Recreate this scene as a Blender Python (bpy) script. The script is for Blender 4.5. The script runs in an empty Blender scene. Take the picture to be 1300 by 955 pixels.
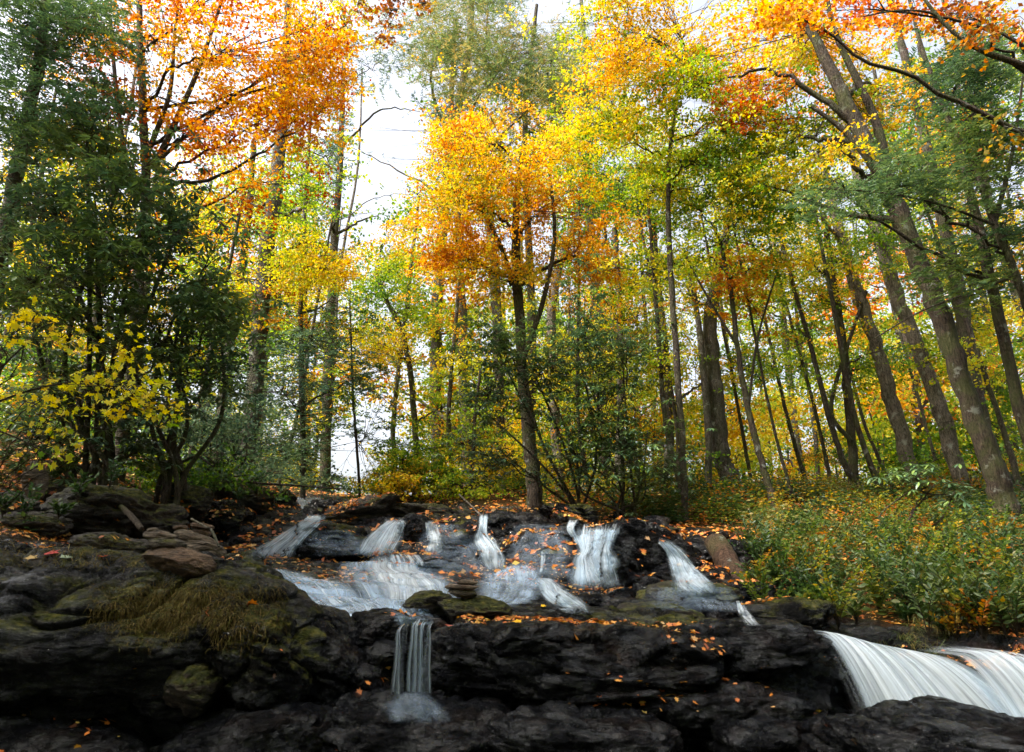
import bpy, bmesh, math, random
import numpy as np
from mathutils import Vector
from mathutils.bvhtree import BVHTree

random.seed(7)
RNG = np.random.default_rng(7)
SC = bpy.context.scene
COL = SC.collection
R = math.radians

# ------------------------------------------------------------------ camera
PITCH = R(16.0); FPX = 867.0; CAMZ = 1.5
cp, sp = math.cos(PITCH), math.sin(PITCH)
cam_d = bpy.data.cameras.new('camera'); cam = bpy.data.objects.new('camera', cam_d); COL.objects.link(cam)
cam.location = (0, 0, CAMZ); cam.rotation_euler = (math.pi / 2 + PITCH, 0, 0)
cam_d.lens = 36.0 * FPX / 1300.0; cam_d.sensor_width = 36; cam_d.clip_end = 2000; cam_d.clip_start = 0.05
SC.camera = cam

def ray(px, py):
    a = (px - 650.0) / FPX; b = (477.5 - py) / FPX
    return np.array([a, cp - b * sp, sp + b * cp])
def at(px, py, Y):
    d = ray(px, py); t = Y / d[1]
    return np.array([d[0] * t, Y, CAMZ + d[2] * t])
def at_arr(px, py, Y):
    a = (px - 650.0) / FPX; b = (477.5 - py) / FPX
    dy = cp - b * sp; t = Y / dy
    return np.stack([a * t, Y + 0 * t, CAMZ + (sp + b * cp) * t], 1)
def proj(P):
    q = P - np.array([0, 0, CAMZ]); z = q[:, 1] * cp + q[:, 2] * sp; u = -q[:, 1] * sp + q[:, 2] * cp
    z = np.maximum(z, 1e-3)
    return 650 + FPX * q[:, 0] / z, 477.5 - FPX * u / z

# ------------------------------------------------------------------ noise
def _h(ix, iy, iz, s):
    n = (ix.astype(np.int64) * 374761393 + iy.astype(np.int64) * 668265263 + iz.astype(np.int64) * 2147483647 + s * 974634777) & 0xffffffff
    n = ((n ^ (n >> 13)) * 1274126177) & 0xffffffff
    n = ((n ^ (n >> 16)) * 2246822519) & 0xffffffff
    return ((n ^ (n >> 15)) & 0xffffff) / float(0xffffff)
def vnoise(P, s=0):
    P = np.asarray(P, float); i = np.floor(P); f = P - i; f = f * f * (3 - 2 * f)
    x, y, z = i[:, 0], i[:, 1], i[:, 2]; fx, fy, fz = f[:, 0], f[:, 1], f[:, 2]
    def L(a, b, t): return a + (b - a) * t
    c = L(L(L(_h(x, y, z, s), _h(x + 1, y, z, s), fx), L(_h(x, y + 1, z, s), _h(x + 1, y + 1, z, s), fx), fy),
          L(L(_h(x, y, z + 1, s), _h(x + 1, y, z + 1, s), fx), L(_h(x, y + 1, z + 1, s), _h(x + 1, y + 1, z + 1, s), fx), fy), fz)
    return c * 2 - 1
def fbm(P, o=4, s=0):
    P = np.asarray(P, float); v = np.zeros(len(P)); a = .5
    for k in range(o):
        v += a * vnoise(P, s + k); P = P * 2.03 + 7.1; a *= .5
    return v
def sstep(a, b, x):
    t = np.clip((x - a) / (b - a), 0, 1); return t * t * (3 - 2 * t)

# ------------------------------------------------------------------ terrain height
CTRL = [
 # left bank
 (-120,640,5.5),(0,655,6),(90,650,7),(0,600,8),(100,592,9.5),(180,605,11),(200,655,9),(265,618,12.5),(320,622,14),(180,680,7.5),(100,690,6),(0,690,5),
 (-300,560,9),(-100,560,11),(60,560,13),
 # creek head
 (365,640,14.5),(400,637,15),(440,640,14.5),(400,652,12.5),(430,660,11.5),(380,672,10.6),(340,712,9.0),(300,690,9.6),(260,672,10),
 (470,652,12),(520,652,12),(560,645,13),(600,645,13),(680,645,13),(740,650,12.5),(800,662,11.5),(860,668,11),(920,676,10.5),(960,685,10),
 # cascade foot / head
 (480,708,8.7),(500,664,10.0),(550,706,8.5),(548,664,9.8),(620,722,8.0),(612,652,10.2),(680,700,8.2),(680,662,10.2),
 (757,750,6.9),(755,676,8.3),(755,668,9.2),(700,735,7.2),(820,757,6.6),(800,690,8.3),(885,752,6.5),(848,690,8.4),(890,692,8.6),(930,745,6.6),
 # slab
 (200,702,6.4),(240,735,5.2),(300,745,5.2),(330,715,7.6),(400,712,8.1),(390,765,5.0),(460,770,4.9),(520,784,4.6),(600,775,5.0),(660,745,6.2),
 (640,785,4.7),(720,785,4.9),(560,740,6.2),(450,735,6.3),(780,790,4.8),(850,790,4.9),(930,790,5.0),(990,800,4.7),
 # ledge top at the front
 (420,792,4.2),(520,792,4.2),(620,800,4.1),(700,800,4.1),(800,800,4.1),(900,800,4.15),(1000,803,4.15),(1060,818,4.1),(1150,836,4.0),(1230,842,3.9),(1300,850,3.8),(1400,860,3.8),
 (200,790,4.0),(0,760,3.9),(-150,760,3.8),
 # right bank
 (1000,770,6.3),(1060,785,5.6),(1130,800,5.2),(1200,818,4.8),(1300,800,4.9),(1400,800,4.9),(1000,715,8.2),(1100,730,7.2),(1200,730,6.6),(1300,725,6.4),(1420,700,6.8),
 (1000,680,10),(1100,675,10.5),(1200,680,10),(1300,690,9.6),(1450,670,9.5),
]
CW = [at(*c) for c in CTRL]
CW += [np.array(v) for v in [(-14,16,5.2),(-14,8,5.0),(-9,20,4.2),(0,20,3.4),(8,20,3.3),(14,16,3.3),(14,9,3.4),(0,30,3.2),(-16,30,4.2),(16,30,3.2),(0,16,3.35),(5,15,3.3)]]
CW = np.array(CW)
def _rbf_fit():
    D = np.sqrt(((CW[:, None, :2] - CW[None, :, :2]) ** 2).sum(2) + .02)
    return np.linalg.solve(D + np.eye(len(CW)) * -0.12, CW[:, 2])
WRBF = _rbf_fit()
EDGE = np.array([(-30,4.3),(-4,4.25),(-2.2,4.2),(-1.6,4.0),(-1.0,3.95),(-.4,3.98),(.2,3.92),(.8,3.9),(1.4,3.98),(1.75,4.15),(2.3,4.15),(2.8,4.0),(3.4,3.9),(30,3.9)])
CRL = np.array([(0,-6),(4,-4.6),(6,-3.9),(9,-4.4),(12,-4.5),(15,-4.9),(18,-5.2),(30,-5.5)])
CRR = np.array([(0,6),(4,4.2),(5,3.2),(6,2.5),(8,2.8),(10,3.1),(11,2.6),(12,2.0),(13,.7),(15,-2.9),(18,-3.4),(30,-4)])
def rockmask(X, Y):
    w = .35 * vnoise(np.stack([X * 1.1, Y * 1.1, 0 * X], 1), 31)
    l = np.interp(Y, CRL[:, 0], CRL[:, 1]); r = np.interp(Y, CRR[:, 0], CRR[:, 1])
    return sstep(-.3, .3, X - l + w) * sstep(-.3, .3, r - X + w) * (1 - sstep(15.5, 17, Y))
def zt(X, Y):
    X = np.atleast_1d(np.asarray(X, float)); Y = np.atleast_1d(np.asarray(Y, float))
    out = np.empty(len(X))
    for a in range(0, len(X), 40000):
        x = X[a:a+40000]; y = Y[a:a+40000]
        xc = np.clip(x, -16, 16); yc = np.clip(y, 3.6, 30)
        z = np.zeros(len(x))
        for k in range(len(CW)):
            z += WRBF[k] * np.sqrt((xc - CW[k, 0]) ** 2 + (yc - CW[k, 1]) ** 2 + .02)
        P = np.stack([x, y, 0 * x], 1)
        m = rockmask(x, y)
        # soil relief
        z += (1 - m) * (.10 * fbm(P * .8, 4, 3) + .02 * fbm(P * 6, 2, 5))
        z += sstep(30, 300, y) * -2 + .6 * fbm(P * .05, 3, 9) * sstep(20, 40, np.hypot(x, y))
        # terraced schist
        slab = sstep(4.6, 5.2, y) * (1 - sstep(7.2, 8.4, y)) * sstep(-3.2, -2.6, x) * (1 - sstep(.4, 1.2, x))
        amp = m * (1 - .65 * slab)
        st = .15
        q = z + .16 * fbm(P * np.array([.7, 1.1, 1]), 4, 11) + .05 * x
        k = q / st; fl = np.floor(k); f = k - fl
        g = sstep(.62, 1.0, f)
        z += amp * ((fl + g) * st - q) * .9
        st = .045
        q = z + .05 * fbm(P * 2.2, 3, 17) + .06 * x
        k = q / st; fl = np.floor(k); f = k - fl
        z += m * ((fl + sstep(.5, 1.0, f)) * st - q) * .75
        z += m * (.09 * fbm(P * np.array([1.6, 2.4, 1]), 4, 21) * (1 - .7 * slab) + .016 * fbm(P * 14, 3, 23))
        for fr, am in ((1.7, .05), (3.9, .03), (8.5, .014)):
            c = np.abs(vnoise(P * fr * np.array([.8, 1.3, 1]) + .4 * fbm(P * 2, 2, 41)[:, None], 61 + int(fr))); z += m * am * (1 - .5 * slab) * (.5 * sstep(.08, .5, c) - (1 - sstep(0, .12, c)))
        # front drop
        e = np.interp(x, EDGE[:, 0], EDGE[:, 1]) + .10 * fbm(P * 2.1, 3, 29)
        low = -.7 + .1 * fbm(P * 2, 3, 33)
        z = low + (z - low) * sstep(-.38, 0, y - e) ** .6
        out[a:a+40000] = z
    return out

# ------------------------------------------------------------------ mesh helper
def mk_mesh(name, V, F, mat=None, tint=None, uv=None, smooth=True, midx=None, attrs=None):
    V = np.ascontiguousarray(V, np.float32); F = np.ascontiguousarray(F, np.int32)
    n, k = F.shape
    me = bpy.data.meshes.new(name)
    me.vertices.add(len(V)); me.vertices.foreach_set('co', V.ravel())
    me.loops.add(n * k); me.loops.foreach_set('vertex_index', F.ravel())
    me.polygons.add(n); me.polygons.foreach_set('loop_start', np.arange(0, n * k, k, dtype=np.int32))
    me.polygons.foreach_set('loop_total', np.full(n, k, np.int32)) if False else None
    if smooth is not False:
        me.polygons.foreach_set('use_smooth', np.ones(n, bool))
    for m in (mat if isinstance(mat, (list, tuple)) else [mat]):
        if m: me.materials.append(m)
    if midx is not None: me.polygons.foreach_set('material_index', np.ascontiguousarray(midx, np.int32))
    if tint is not None:
        at_ = me.attributes.new('tint', 'FLOAT', 'POINT'); at_.data.foreach_set('value', np.ascontiguousarray(tint, np.float32))
    for nm, arr in (attrs or {}).items():
        at_ = me.attributes.new(nm, 'FLOAT', 'POINT'); at_.data.foreach_set('value', np.ascontiguousarray(arr, np.float32))
    if uv is not None:
        ul = me.uv_layers.new(name='UVMap'); ul.data.foreach_set('uv', np.ascontiguousarray(uv[F.ravel()], np.float32).ravel())
    me.update(calc_edges=True)
    return me
def mk_obj(name, me, parent=None, label=None, cat=None, group=None, kind=None, loc=None):
    o = bpy.data.objects.new(name, me); COL.objects.link(o)
    if parent: o.parent = parent
    if loc is not None: o.location = loc
    if label: o['label'] = label
    if cat: o['category'] = cat
    if group: o['group'] = group
    if kind: o['kind'] = kind
    return o
def thing(name, label, cat, loc, group=None, kind=None):
    o = bpy.data.objects.new(name, None); COL.objects.link(o); o.location = loc; o.empty_display_size = .2
    o['label'] = label; o['category'] = cat
    if group: o['group'] = group
    if kind: o['kind'] = kind
    return o

# ------------------------------------------------------------------ materials
def new_mat(name):
    m = bpy.data.materials.new(name); m.use_nodes = True; nt = m.node_tree; nt.nodes.clear()
    return m, nt, nt.nodes.new('ShaderNodeOutputMaterial')
def N(nt, t, **kw):
    n = nt.nodes.new(t)
    for k, v in kw.items():
        if k in n.inputs.keys() if not hasattr(n, k) else False: n.inputs[k].default_value = v
        else: setattr(n, k, v)
    return n
def ramp(nt, stops, fac=None, interp='LINEAR'):
    r = nt.nodes.new('ShaderNodeValToRGB'); cr = r.color_ramp; cr.interpolation = interp
    while len(cr.elements) < len(stops): cr.elements.new(.5)
    for e, (p, c) in zip(cr.elements, stops):
        e.position = p; e.color = (c[0], c[1], c[2], 1) if not np.isscalar(c) else (c, c, c, 1)
    if fac is not None: nt.links.new(fac, r.inputs[0])
    return r
def noise(nt, vec, scale, detail=4, rough=.55, dist=0., ridged=False):
    n = nt.nodes.new('ShaderNodeTexNoise')
    if ridged: n.noise_type = 'RIDGED_MULTIFRACTAL'
    n.normalize = True; n.inputs['Scale'].default_value = scale; n.inputs['Detail'].default_value = detail
    n.inputs['Roughness'].default_value = rough; n.inputs['Distortion'].default_value = dist
    if vec is not None: nt.links.new(vec, n.inputs['Vector'])
    return n
def mixc(nt, fac, a, b, mode='MIX'):
    m = nt.nodes.new('ShaderNodeMix'); m.data_type = 'RGBA'; m.blend_type = mode
    for i, v in ((0, fac), (6, a), (7, b)):
        if hasattr(v, 'links') or hasattr(v, 'is_linked'): nt.links.new(v, m.inputs[i])
        elif i == 0: m.inputs[0].default_value = v
        else: m.inputs[i].default_value = (*v, 1)
    return m.outputs[2]
def math_(nt, op, a, b=0., c=0.):
    m = nt.nodes.new('ShaderNodeMath'); m.operation = op
    for i, v in enumerate((a, b, c)):
        if hasattr(v, 'is_linked'): nt.links.new(v, m.inputs[i])
        else: m.inputs[i].default_value = v
    return m.outputs[0]
def vmap(nt, scale, rot=(0, 0, 0), src='Object'):
    tc = nt.nodes.new('ShaderNodeTexCoord'); mp = nt.nodes.new('ShaderNodeMapping')
    mp.inputs['Scale'].default_value = scale; mp.inputs['Rotation'].default_value = rot
    nt.links.new(tc.outputs[src], mp.inputs[0]); return mp.outputs[0]
def bump(nt, h, strength, dist, prev=None):
    b = nt.nodes.new('ShaderNodeBump'); b.inputs['Strength'].default_value = strength; b.inputs['Distance'].default_value = dist
    nt.links.new(h, b.inputs['Height'])
    if prev is not None: nt.links.new(prev, b.inputs['Normal'])
    return b.outputs[0]

def leaf_mat(name, cols, transl=.48, rough=.55, spec=.14):
    m, nt, out = new_mat(name)
    a = nt.nodes.new('ShaderNodeAttribute'); a.attribute_name = 'tint'
    st = [(i / (len(cols) - 1), c) for i, c in enumerate(cols)]
    r = ramp(nt, st, a.outputs['Fac'])
    p = nt.nodes.new('ShaderNodeBsdfPrincipled'); p.inputs['Roughness'].default_value = rough; p.inputs['Specular IOR Level'].default_value = spec
    nt.links.new(r.outputs[0], p.inputs['Base Color'])
    t = nt.nodes.new('ShaderNodeBsdfTranslucent')
    hs = nt.nodes.new('ShaderNodeHueSaturation'); hs.inputs['Saturation'].default_value = 1.08; hs.inputs['Value'].default_value = 1.25
    nt.links.new(r.outputs[0], hs.inputs['Color']); nt.links.new(hs.outputs[0], t.inputs[0])
    mx = nt.nodes.new('ShaderNodeMixShader'); mx.inputs[0].default_value = transl
    nt.links.new(p.outputs[0], mx.inputs[1]); nt.links.new(t.outputs[0], mx.inputs[2]); nt.links.new(mx.outputs[0], out.inputs[0])
    return m

PAL = {
 'understory': leaf_mat('understory_leaves', [(.36,.12,.02),(.42,.27,.03),(.18,.21,.03),(.08,.13,.02),(.04,.08,.02),(.035,.07,.02)]),
 'sapling': leaf_mat('sapling_yellow_leaves', [(.62,.34,.02),(.72,.50,.03),(.74,.56,.03),(.70,.58,.04),(.50,.50,.04)]),
 'orange': leaf_mat('orange_maple_leaves', [(.42,.07,.012),(.62,.17,.015),(.72,.27,.02),(.75,.38,.03),(.70,.48,.05)]),
 'gold': leaf_mat('golden_leaves', [(.50,.17,.015),(.68,.30,.02),(.74,.40,.025),(.72,.48,.04),(.42,.42,.04)]),
 'yellow': leaf_mat('yellow_leaves', [(.60,.30,.02),(.72,.48,.03),(.70,.55,.05),(.48,.48,.04),(.26,.34,.03)]),
 'yelgreen': leaf_mat('yellow_green_leaves', [(.62,.48,.04),(.44,.46,.04),(.28,.38,.03),(.17,.28,.025),(.09,.18,.02)]),
 'green': leaf_mat('green_leaves', [(.30,.38,.03),(.17,.27,.03),(.10,.19,.025),(.06,.13,.02),(.04,.09,.02)]),
 'mixed': leaf_mat('mixed_autumn_leaves', [(.52,.15,.015),(.72,.36,.03),(.66,.52,.05),(.30,.38,.03),(.11,.20,.025)]),
 'russet': leaf_mat('russet_leaves', [(.18,.06,.02),(.36,.09,.015),(.38,.14,.02),(.36,.22,.03),(.14,.15,.03)]),
 'hemlock': leaf_mat('hemlock_needles', [(.15,.20,.05),(.10,.16,.05),(.07,.12,.045),(.045,.085,.04)], .35),
 'bluegreen': leaf_mat('blue_green_needles', [(.16,.21,.09),(.10,.16,.08),(.06,.11,.06),(.04,.075,.05)], .35),
 'pine': leaf_mat('pine_needles', [(.36,.26,.08),(.24,.24,.07),(.16,.21,.06),(.10,.15,.05),(.06,.10,.04)], .4),
 'rhodo': leaf_mat('rhododendron_leaves', [(.15,.22,.05),(.08,.14,.05),(.055,.11,.055),(.035,.075,.04)], .18, .28, .6),
}

def bark_mat(name, c1, c2, moss=.0, lich=.0, sc=1.):
    m, nt, out = new_mat(name)
    v = vmap(nt, (9 * sc, 9 * sc, 1.6 * sc)); v2 = vmap(nt, (1, 1, 1))
    n1 = noise(nt, v, 3.0, 6, .65, .6); n2 = noise(nt, v2, 2.2, 4, .6)
    r = ramp(nt, [(.30, c1), (.55, tuple((np.array(c1) + np.array(c2)) / 2)), (.75, c2)], n1.outputs[0])
    n5 = noise(nt, vmap(nt, (9 * sc, 9 * sc, 2.6 * sc)), 7, 4, .7)
    col = mixc(nt, .8, r.outputs[0], ramp(nt, [(.38, .25), (.55, 1.3)], n5.outputs[0]).outputs[0], 'MULTIPLY')
    n3 = noise(nt, v2, 5, 5, .7)
    if lich: col = mixc(nt, ramp(nt, [(.58, 0.), (.66, 1.)], n3.outputs[0]).outputs[0], col, tuple(np.array([.34, .35, .30]) * (1 if lich >= .5 else .7)))
    if moss: col = mixc(nt, math_(nt, 'MULTIPLY', ramp(nt, [(.45, 0.), (.6, 1.)], n2.outputs[0]).outputs[0], moss), col, (.07, .09, .02))
    p = nt.nodes.new('ShaderNodeBsdfPrincipled'); p.inputs['Roughness'].default_value = .85; p.inputs['Specular IOR Level'].default_value = .2
    nt.links.new(col, p.inputs['Base Color']); nt.links.new(bump(nt, n5.outputs[0], .8, .03, bump(nt, n1.outputs[0], 1., .07)), p.inputs['Normal']); nt.links.new(p.outputs[0], out.inputs[0])
    return m
BARK = {
 'dark': bark_mat('dark_bark', (.03, .022, .016), (.12, .09, .065), .5, .3),
 'brown': bark_mat('brown_bark', (.03, .022, .017), (.13, .10, .08), .35, .4),
 'grey': bark_mat('grey_bark', (.05, .042, .034), (.20, .175, .145), .3, .6),
 'pale': bark_mat('pale_bark', (.08, .062, .048), (.32, .27, .22), .2, .6),
 'twig': bark_mat('twig_bark', (.03, .022, .016), (.10, .075, .05)),
}

def rock_mat(name, c1, c2, wet=1., moss=0., warm=0.):
    m, nt, out = new_mat(name)
    v = vmap(nt, (1, 1, 3.2), (R(8), R(-5), 0)); vo = vmap(nt, (1, 1, 1))
    big = noise(nt, vo, 1.3, 4, .6); mid = noise(nt, v, 4.5, 8, .68, .4); fine = noise(nt, vmap(nt, (1, 1, 2.6), (R(8), R(-5), 0)), 26, 6, .75)
    col = ramp(nt, [(.3, c1), (.5, tuple((np.array(c1) * .6 + np.array(c2) * .4))), (.72, c2)], mid.outputs[0]).outputs[0]
    stain = ramp(nt, [(.52, 0.), (.70, 1.)], noise(nt, vo, 3.1, 5, .65).outputs[0]).outputs[0]
    col = mixc(nt, math_(nt, 'MULTIPLY', stain, (.16 if wet > .5 else .35) + warm), col, (.10, .05, .022))
    bed = noise(nt, vmap(nt, (1.2, 1.2, 16), (R(8), R(-5), 0)), 3.2, 6, .7, .6)
    col = mixc(nt, .85, col, ramp(nt, [(.35, .25), (.5, .8), (.62, 1.5)], fine.outputs[0]).outputs[0], 'MULTIPLY'); col = mixc(nt, .8, col, ramp(nt, [(.38, .3), (.46, 1.1), (.60, .8), (.66, 1.9)], bed.outputs[0]).outputs[0], 'MULTIPLY')
    geo = nt.nodes.new('ShaderNodeNewGeometry'); sx = nt.nodes.new('ShaderNodeSeparateXYZ'); nt.links.new(geo.outputs['Normal'], sx.inputs[0])
    speck = ramp(nt, [(.64, 0.), (.70, 1.)], noise(nt, vo, 85, 3, .6).outputs[0]).outputs[0]; col = mixc(nt, math_(nt, 'MULTIPLY', speck, .28), col, (.22, .20, .17))
    rough = ramp(nt, [(.42, .12), (.62, .5)], noise(nt, vo, 6, 5, .7).outputs[0]).outputs[0] if wet > .5 else math_(nt, 'ADD', math_(nt, 'MULTIPLY', mid.outputs[0], .3), .45)
    rg_ = noise(nt, v, 7, 6, .6, .3, True); b = bump(nt, mid.outputs[0], 1., .16); b = bump(nt, rg_.outputs[0], .8, .03, b); b = bump(nt, fine.outputs[0], 1., .035, b)
    p = nt.nodes.new('ShaderNodeBsdfPrincipled')
    if moss:
        mn = noise(nt, vo, 2.4, 5, .7)
        fac = math_(nt, 'MULTIPLY', ramp(nt, [(.56 - .22 * moss, 0.), (.66 - .18 * moss, 1.)], mn.outputs[0]).outputs[0], ramp(nt, [(.15, 0.), (.6, 1.)], sx.outputs[2]).outputs[0])
        mc = ramp(nt, [(.3, (.012, .014, .005)), (.48, (.05, .055, .012)), (.6, (.12, .11, .022)), (.75, (.22, .15, .04))], noise(nt, vo, 22, 5, .7).outputs[0]).outputs[0]
        col = mixc(nt, fac, col, mc)
        rough = math_(nt, 'MAXIMUM', rough, math_(nt, 'MULTIPLY', fac, .9))
        b = bump(nt, noise(nt, vo, 60, 4, .7).outputs[0], .5, .012, b)
    nt.links.new(col, p.inputs['Base Color']); nt.links.new(rough, p.inputs['Roughness']); nt.links.new(b, p.inputs['Normal'])
    p.inputs['Specular IOR Level'].default_value = .04 if wet > .5 else .25; p.inputs['Coat IOR'].default_value = 1.6
    if wet > .5:
        nt.links.new(math_(nt, 'MULTIPLY', ramp(nt, [(.47, .06), (.60, 1.)], noise(nt, vmap(nt, (1, 1, 2.2)), 5.5, 6, .72, .5).outputs[0]).outputs[0], wet), p.inputs['Coat Weight']); p.inputs['Coat Roughness'].default_value = .035; nt.links.new(bump(nt, fine.outputs[0], 1., .012, bump(nt, mid.outputs[0], 1., .14)), p.inputs['Coat Normal'])
    nt.links.new(p.outputs[0], out.inputs[0])
    return m
ROCK = {
 'wet': rock_mat('wet_black_rock', (.0015, .0015, .002), (.016, .017, .022), 1., 0.),
 'wetmoss': rock_mat('wet_mossy_rock', (.002, .002, .002), (.024, .023, .023), .8, .45),
 'outcrop': rock_mat('big_outcrop_rock', (.008, .008, .010), (.075, .072, .075), .6, .32),
 'moss': rock_mat('mossy_rock', (.015, .013, .011), (.09, .075, .06), .2, .75),
 'drymoss': rock_mat('damp_brown_rock', (.03, .026, .022), (.16, .13, .11), .2, .5, .25),
 'dry': rock_mat('dry_brown_stone', (.11, .08, .055), (.40, .30, .21), .0, 0., .5),
 'dryred': rock_mat('red_brown_stone', (.10, .06, .035), (.34, .21, .13), .0, 0., .7),
 'drygrey': rock_mat('grey_brown_stone', (.08, .065, .05), (.30, .25, .20), .0, .3, .2),
}

def ground_mat():
    m, nt, out = new_mat('bedrock_and_soil')
    v = vmap(nt, (1, 1, 3.5), (R(8), R(-5), 0)); vo = vmap(nt, (1, 1, 1))
    a = nt.nodes.new('ShaderNodeAttribute'); a.attribute_name = 'rock'
    mid = noise(nt, v, 4.5, 8, .68, .4); fine = noise(nt, v, 24, 6, .7)
    col = ramp(nt, [(.3, (.002, .002, .003)), (.5, (.007, .007, .009)), (.72, (.022, .023, .028))], mid.outputs[0]).outputs[0]
    stain = ramp(nt, [(.55, 0.), (.68, 1.)], noise(nt, vo, 2.3, 6, .65).outputs[0]).outputs[0]
    col = mixc(nt, math_(nt, 'MULTIPLY', stain, .5), col, (.07, .03, .012))
    bed = noise(nt, vmap(nt, (1.2, 1.2, 16), (R(8), R(-5), 0)), 3.2, 6, .7, .6); col = mixc(nt, .85, col, ramp(nt, [(.35, .25), (.5, .8), (.62, 1.6)], fine.outputs[0]).outputs[0], 'MULTIPLY'); col = mixc(nt, .7, col, ramp(nt, [(.38, .35), (.46, 1.1), (.60, .8), (.66, 1.9)], bed.outputs[0]).outputs[0], 'MULTIPLY')
    litter = ramp(nt, [(.25, (.018, .012, .008)), (.45, (.04, .022, .010)), (.58, (.09, .042, .014)), (.7, (.17, .08, .022)), (.8, (.08, .07, .02))], noise(nt, vo, 30, 6, .75).outputs[0]).outputs[0]
    green = ramp(nt, [(.45, 0.), (.62, 1.)], noise(nt, vo, 1.7, 5, .7).outputs[0]).outputs[0]
    litter = mixc(nt, math_(nt, 'MULTIPLY', green, .6), litter, (.05, .065, .015))
    col = mixc(nt, a.outputs['Fac'], litter, col)
    rr = ramp(nt, [(.45, .10), (.65, .45)], noise(nt, vo, 5, 5, .7).outputs[0]).outputs[0]
    rough = math_(nt, 'ADD', math_(nt, 'MULTIPLY', rr, a.outputs['Fac']), math_(nt, 'MULTIPLY', math_(nt, 'SUBTRACT', 1., a.outputs['Fac']), .9))
    rg_ = noise(nt, v, 6, 6, .6, .3, True); b = bump(nt, mid.outputs[0], 1., .16); b = bump(nt, rg_.outputs[0], .8, .03, b); b = bump(nt, fine.outputs[0], 1., .035, b)
    p = nt.nodes.new('ShaderNodeBsdfPrincipled'); p.inputs['Specular IOR Level'].default_value = .04; p.inputs['Coat IOR'].default_value = 1.6
    nt.links.new(col, p.inputs['Base Color']); nt.links.new(rough, p.inputs['Roughness']); nt.links.new(b, p.inputs['Normal'])
    nt.links.new(math_(nt, 'MULTIPLY', a.outputs['Fac'], ramp(nt, [(.45, .08), (.58, 1.)], noise(nt, vmap(nt, (1, 1, 2.2)), 5.5, 6, .72, .5).outputs[0]).outputs[0]), p.inputs['Coat Weight']); p.inputs['Coat Roughness'].default_value = .035; nt.links.new(bump(nt, fine.outputs[0], 1., .012, bump(nt, mid.outputs[0], 1., .14)), p.inputs['Coat Normal'])
    nt.links.new(p.outputs[0], out.inputs[0]); return m
GROUND = ground_mat()

def water_mat(name, dens=.5, sc=9.):
    m, nt, out = new_mat(name)
    tc = nt.nodes.new('ShaderNodeTexCoord'); mp = nt.nodes.new('ShaderNodeMapping'); mp.inputs['Scale'].default_value = (sc, .45, 1); nt.links.new(tc.outputs['UV'], mp.inputs[0])
    mp2 = nt.nodes.new('ShaderNodeMapping'); mp2.inputs['Scale'].default_value = (sc * 3.3, 1.0, 1); nt.links.new(tc.outputs['UV'], mp2.inputs[0])
    n1 = noise(nt, mp.outputs[0], 1., 4, .6, 0.); n2 = noise(nt, mp2.outputs[0], 1., 4, .6)
    a = nt.nodes.new('ShaderNodeAttribute'); a.attribute_name = 'tint'
    s = math_(nt, 'ADD', math_(nt, 'MULTIPLY', n1.outputs[0], .65), math_(nt, 'MULTIPLY', n2.outputs[0], .35))
    s = ramp(nt, [(.62 - .38 * dens, 0.), (.80 - .25 * dens, 1.)], s).outputs[0]
    fac = math_(nt, 'MULTIPLY', s, a.outputs['Fac'])
    d = nt.nodes.new('ShaderNodeBsdfPrincipled'); d.inputs['Base Color'].default_value = (.78, .84, .90, 1); d.inputs['Roughness'].default_value = .35
    tl = nt.nodes.new('ShaderNodeBsdfTranslucent'); tl.inputs[0].default_value = (.8, .87, .93, 1)
    mm = nt.nodes.new('ShaderNodeMixShader'); mm.inputs[0].default_value = .35; nt.links.new(d.outputs[0], mm.inputs[1]); nt.links.new(tl.outputs[0], mm.inputs[2])
    tr = nt.nodes.new('ShaderNodeBsdfTransparent'); tr.inputs[0].default_value = (.93, .96, .98, 1)
    mx = nt.nodes.new('ShaderNodeMixShader'); nt.links.new(fac, mx.inputs[0]); nt.links.new(tr.outputs[0], mx.inputs[1]); nt.links.new(mm.outputs[0], mx.inputs[2])
    nt.links.new(mx.outputs[0], out.inputs[0]); return m
def film_mat():
    m, nt, out = new_mat('water_film_sky_blue')
    tc = nt.nodes.new('ShaderNodeTexCoord'); mp = nt.nodes.new('ShaderNodeMapping'); mp.inputs['Scale'].default_value = (5, 1.3, 1); nt.links.new(tc.outputs['UV'], mp.inputs[0])
    mp2 = nt.nodes.new('ShaderNodeMapping'); mp2.inputs['Scale'].default_value = (16, .8, 1); nt.links.new(tc.outputs['UV'], mp2.inputs[0])
    n1 = noise(nt, mp.outputs[0], 1., 5, .6); n2 = noise(nt, mp2.outputs[0], 1., 4, .6); a = nt.nodes.new('ShaderNodeAttribute'); a.attribute_name = 'tint'
    s_ = ramp(nt, [(.36, .12), (.70, .95)], math_(nt, 'ADD', math_(nt, 'MULTIPLY', n1.outputs[0], .5), math_(nt, 'MULTIPLY', n2.outputs[0], .5))).outputs[0]
    p = nt.nodes.new('ShaderNodeBsdfPrincipled'); p.inputs['Base Color'].default_value = (.50, .64, .82, 1); p.inputs['Roughness'].default_value = .12; p.inputs['Specular IOR Level'].default_value = .8  # blue base colour stands in for sky reflected in the film
    nt.links.new(bump(nt, n1.outputs[0], .5, .03), p.inputs['Normal'])
    tr = nt.nodes.new('ShaderNodeBsdfTransparent'); mx = nt.nodes.new('ShaderNodeMixShader'); nt.links.new(math_(nt, 'MULTIPLY', s_, math_(nt, 'MULTIPLY', a.outputs['Fac'], .8)), mx.inputs[0]); nt.links.new(tr.outputs[0], mx.inputs[1]); nt.links.new(p.outputs[0], mx.inputs[2]); nt.links.new(mx.outputs[0], out.inputs[0]); return m
FILM = film_mat()
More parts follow.
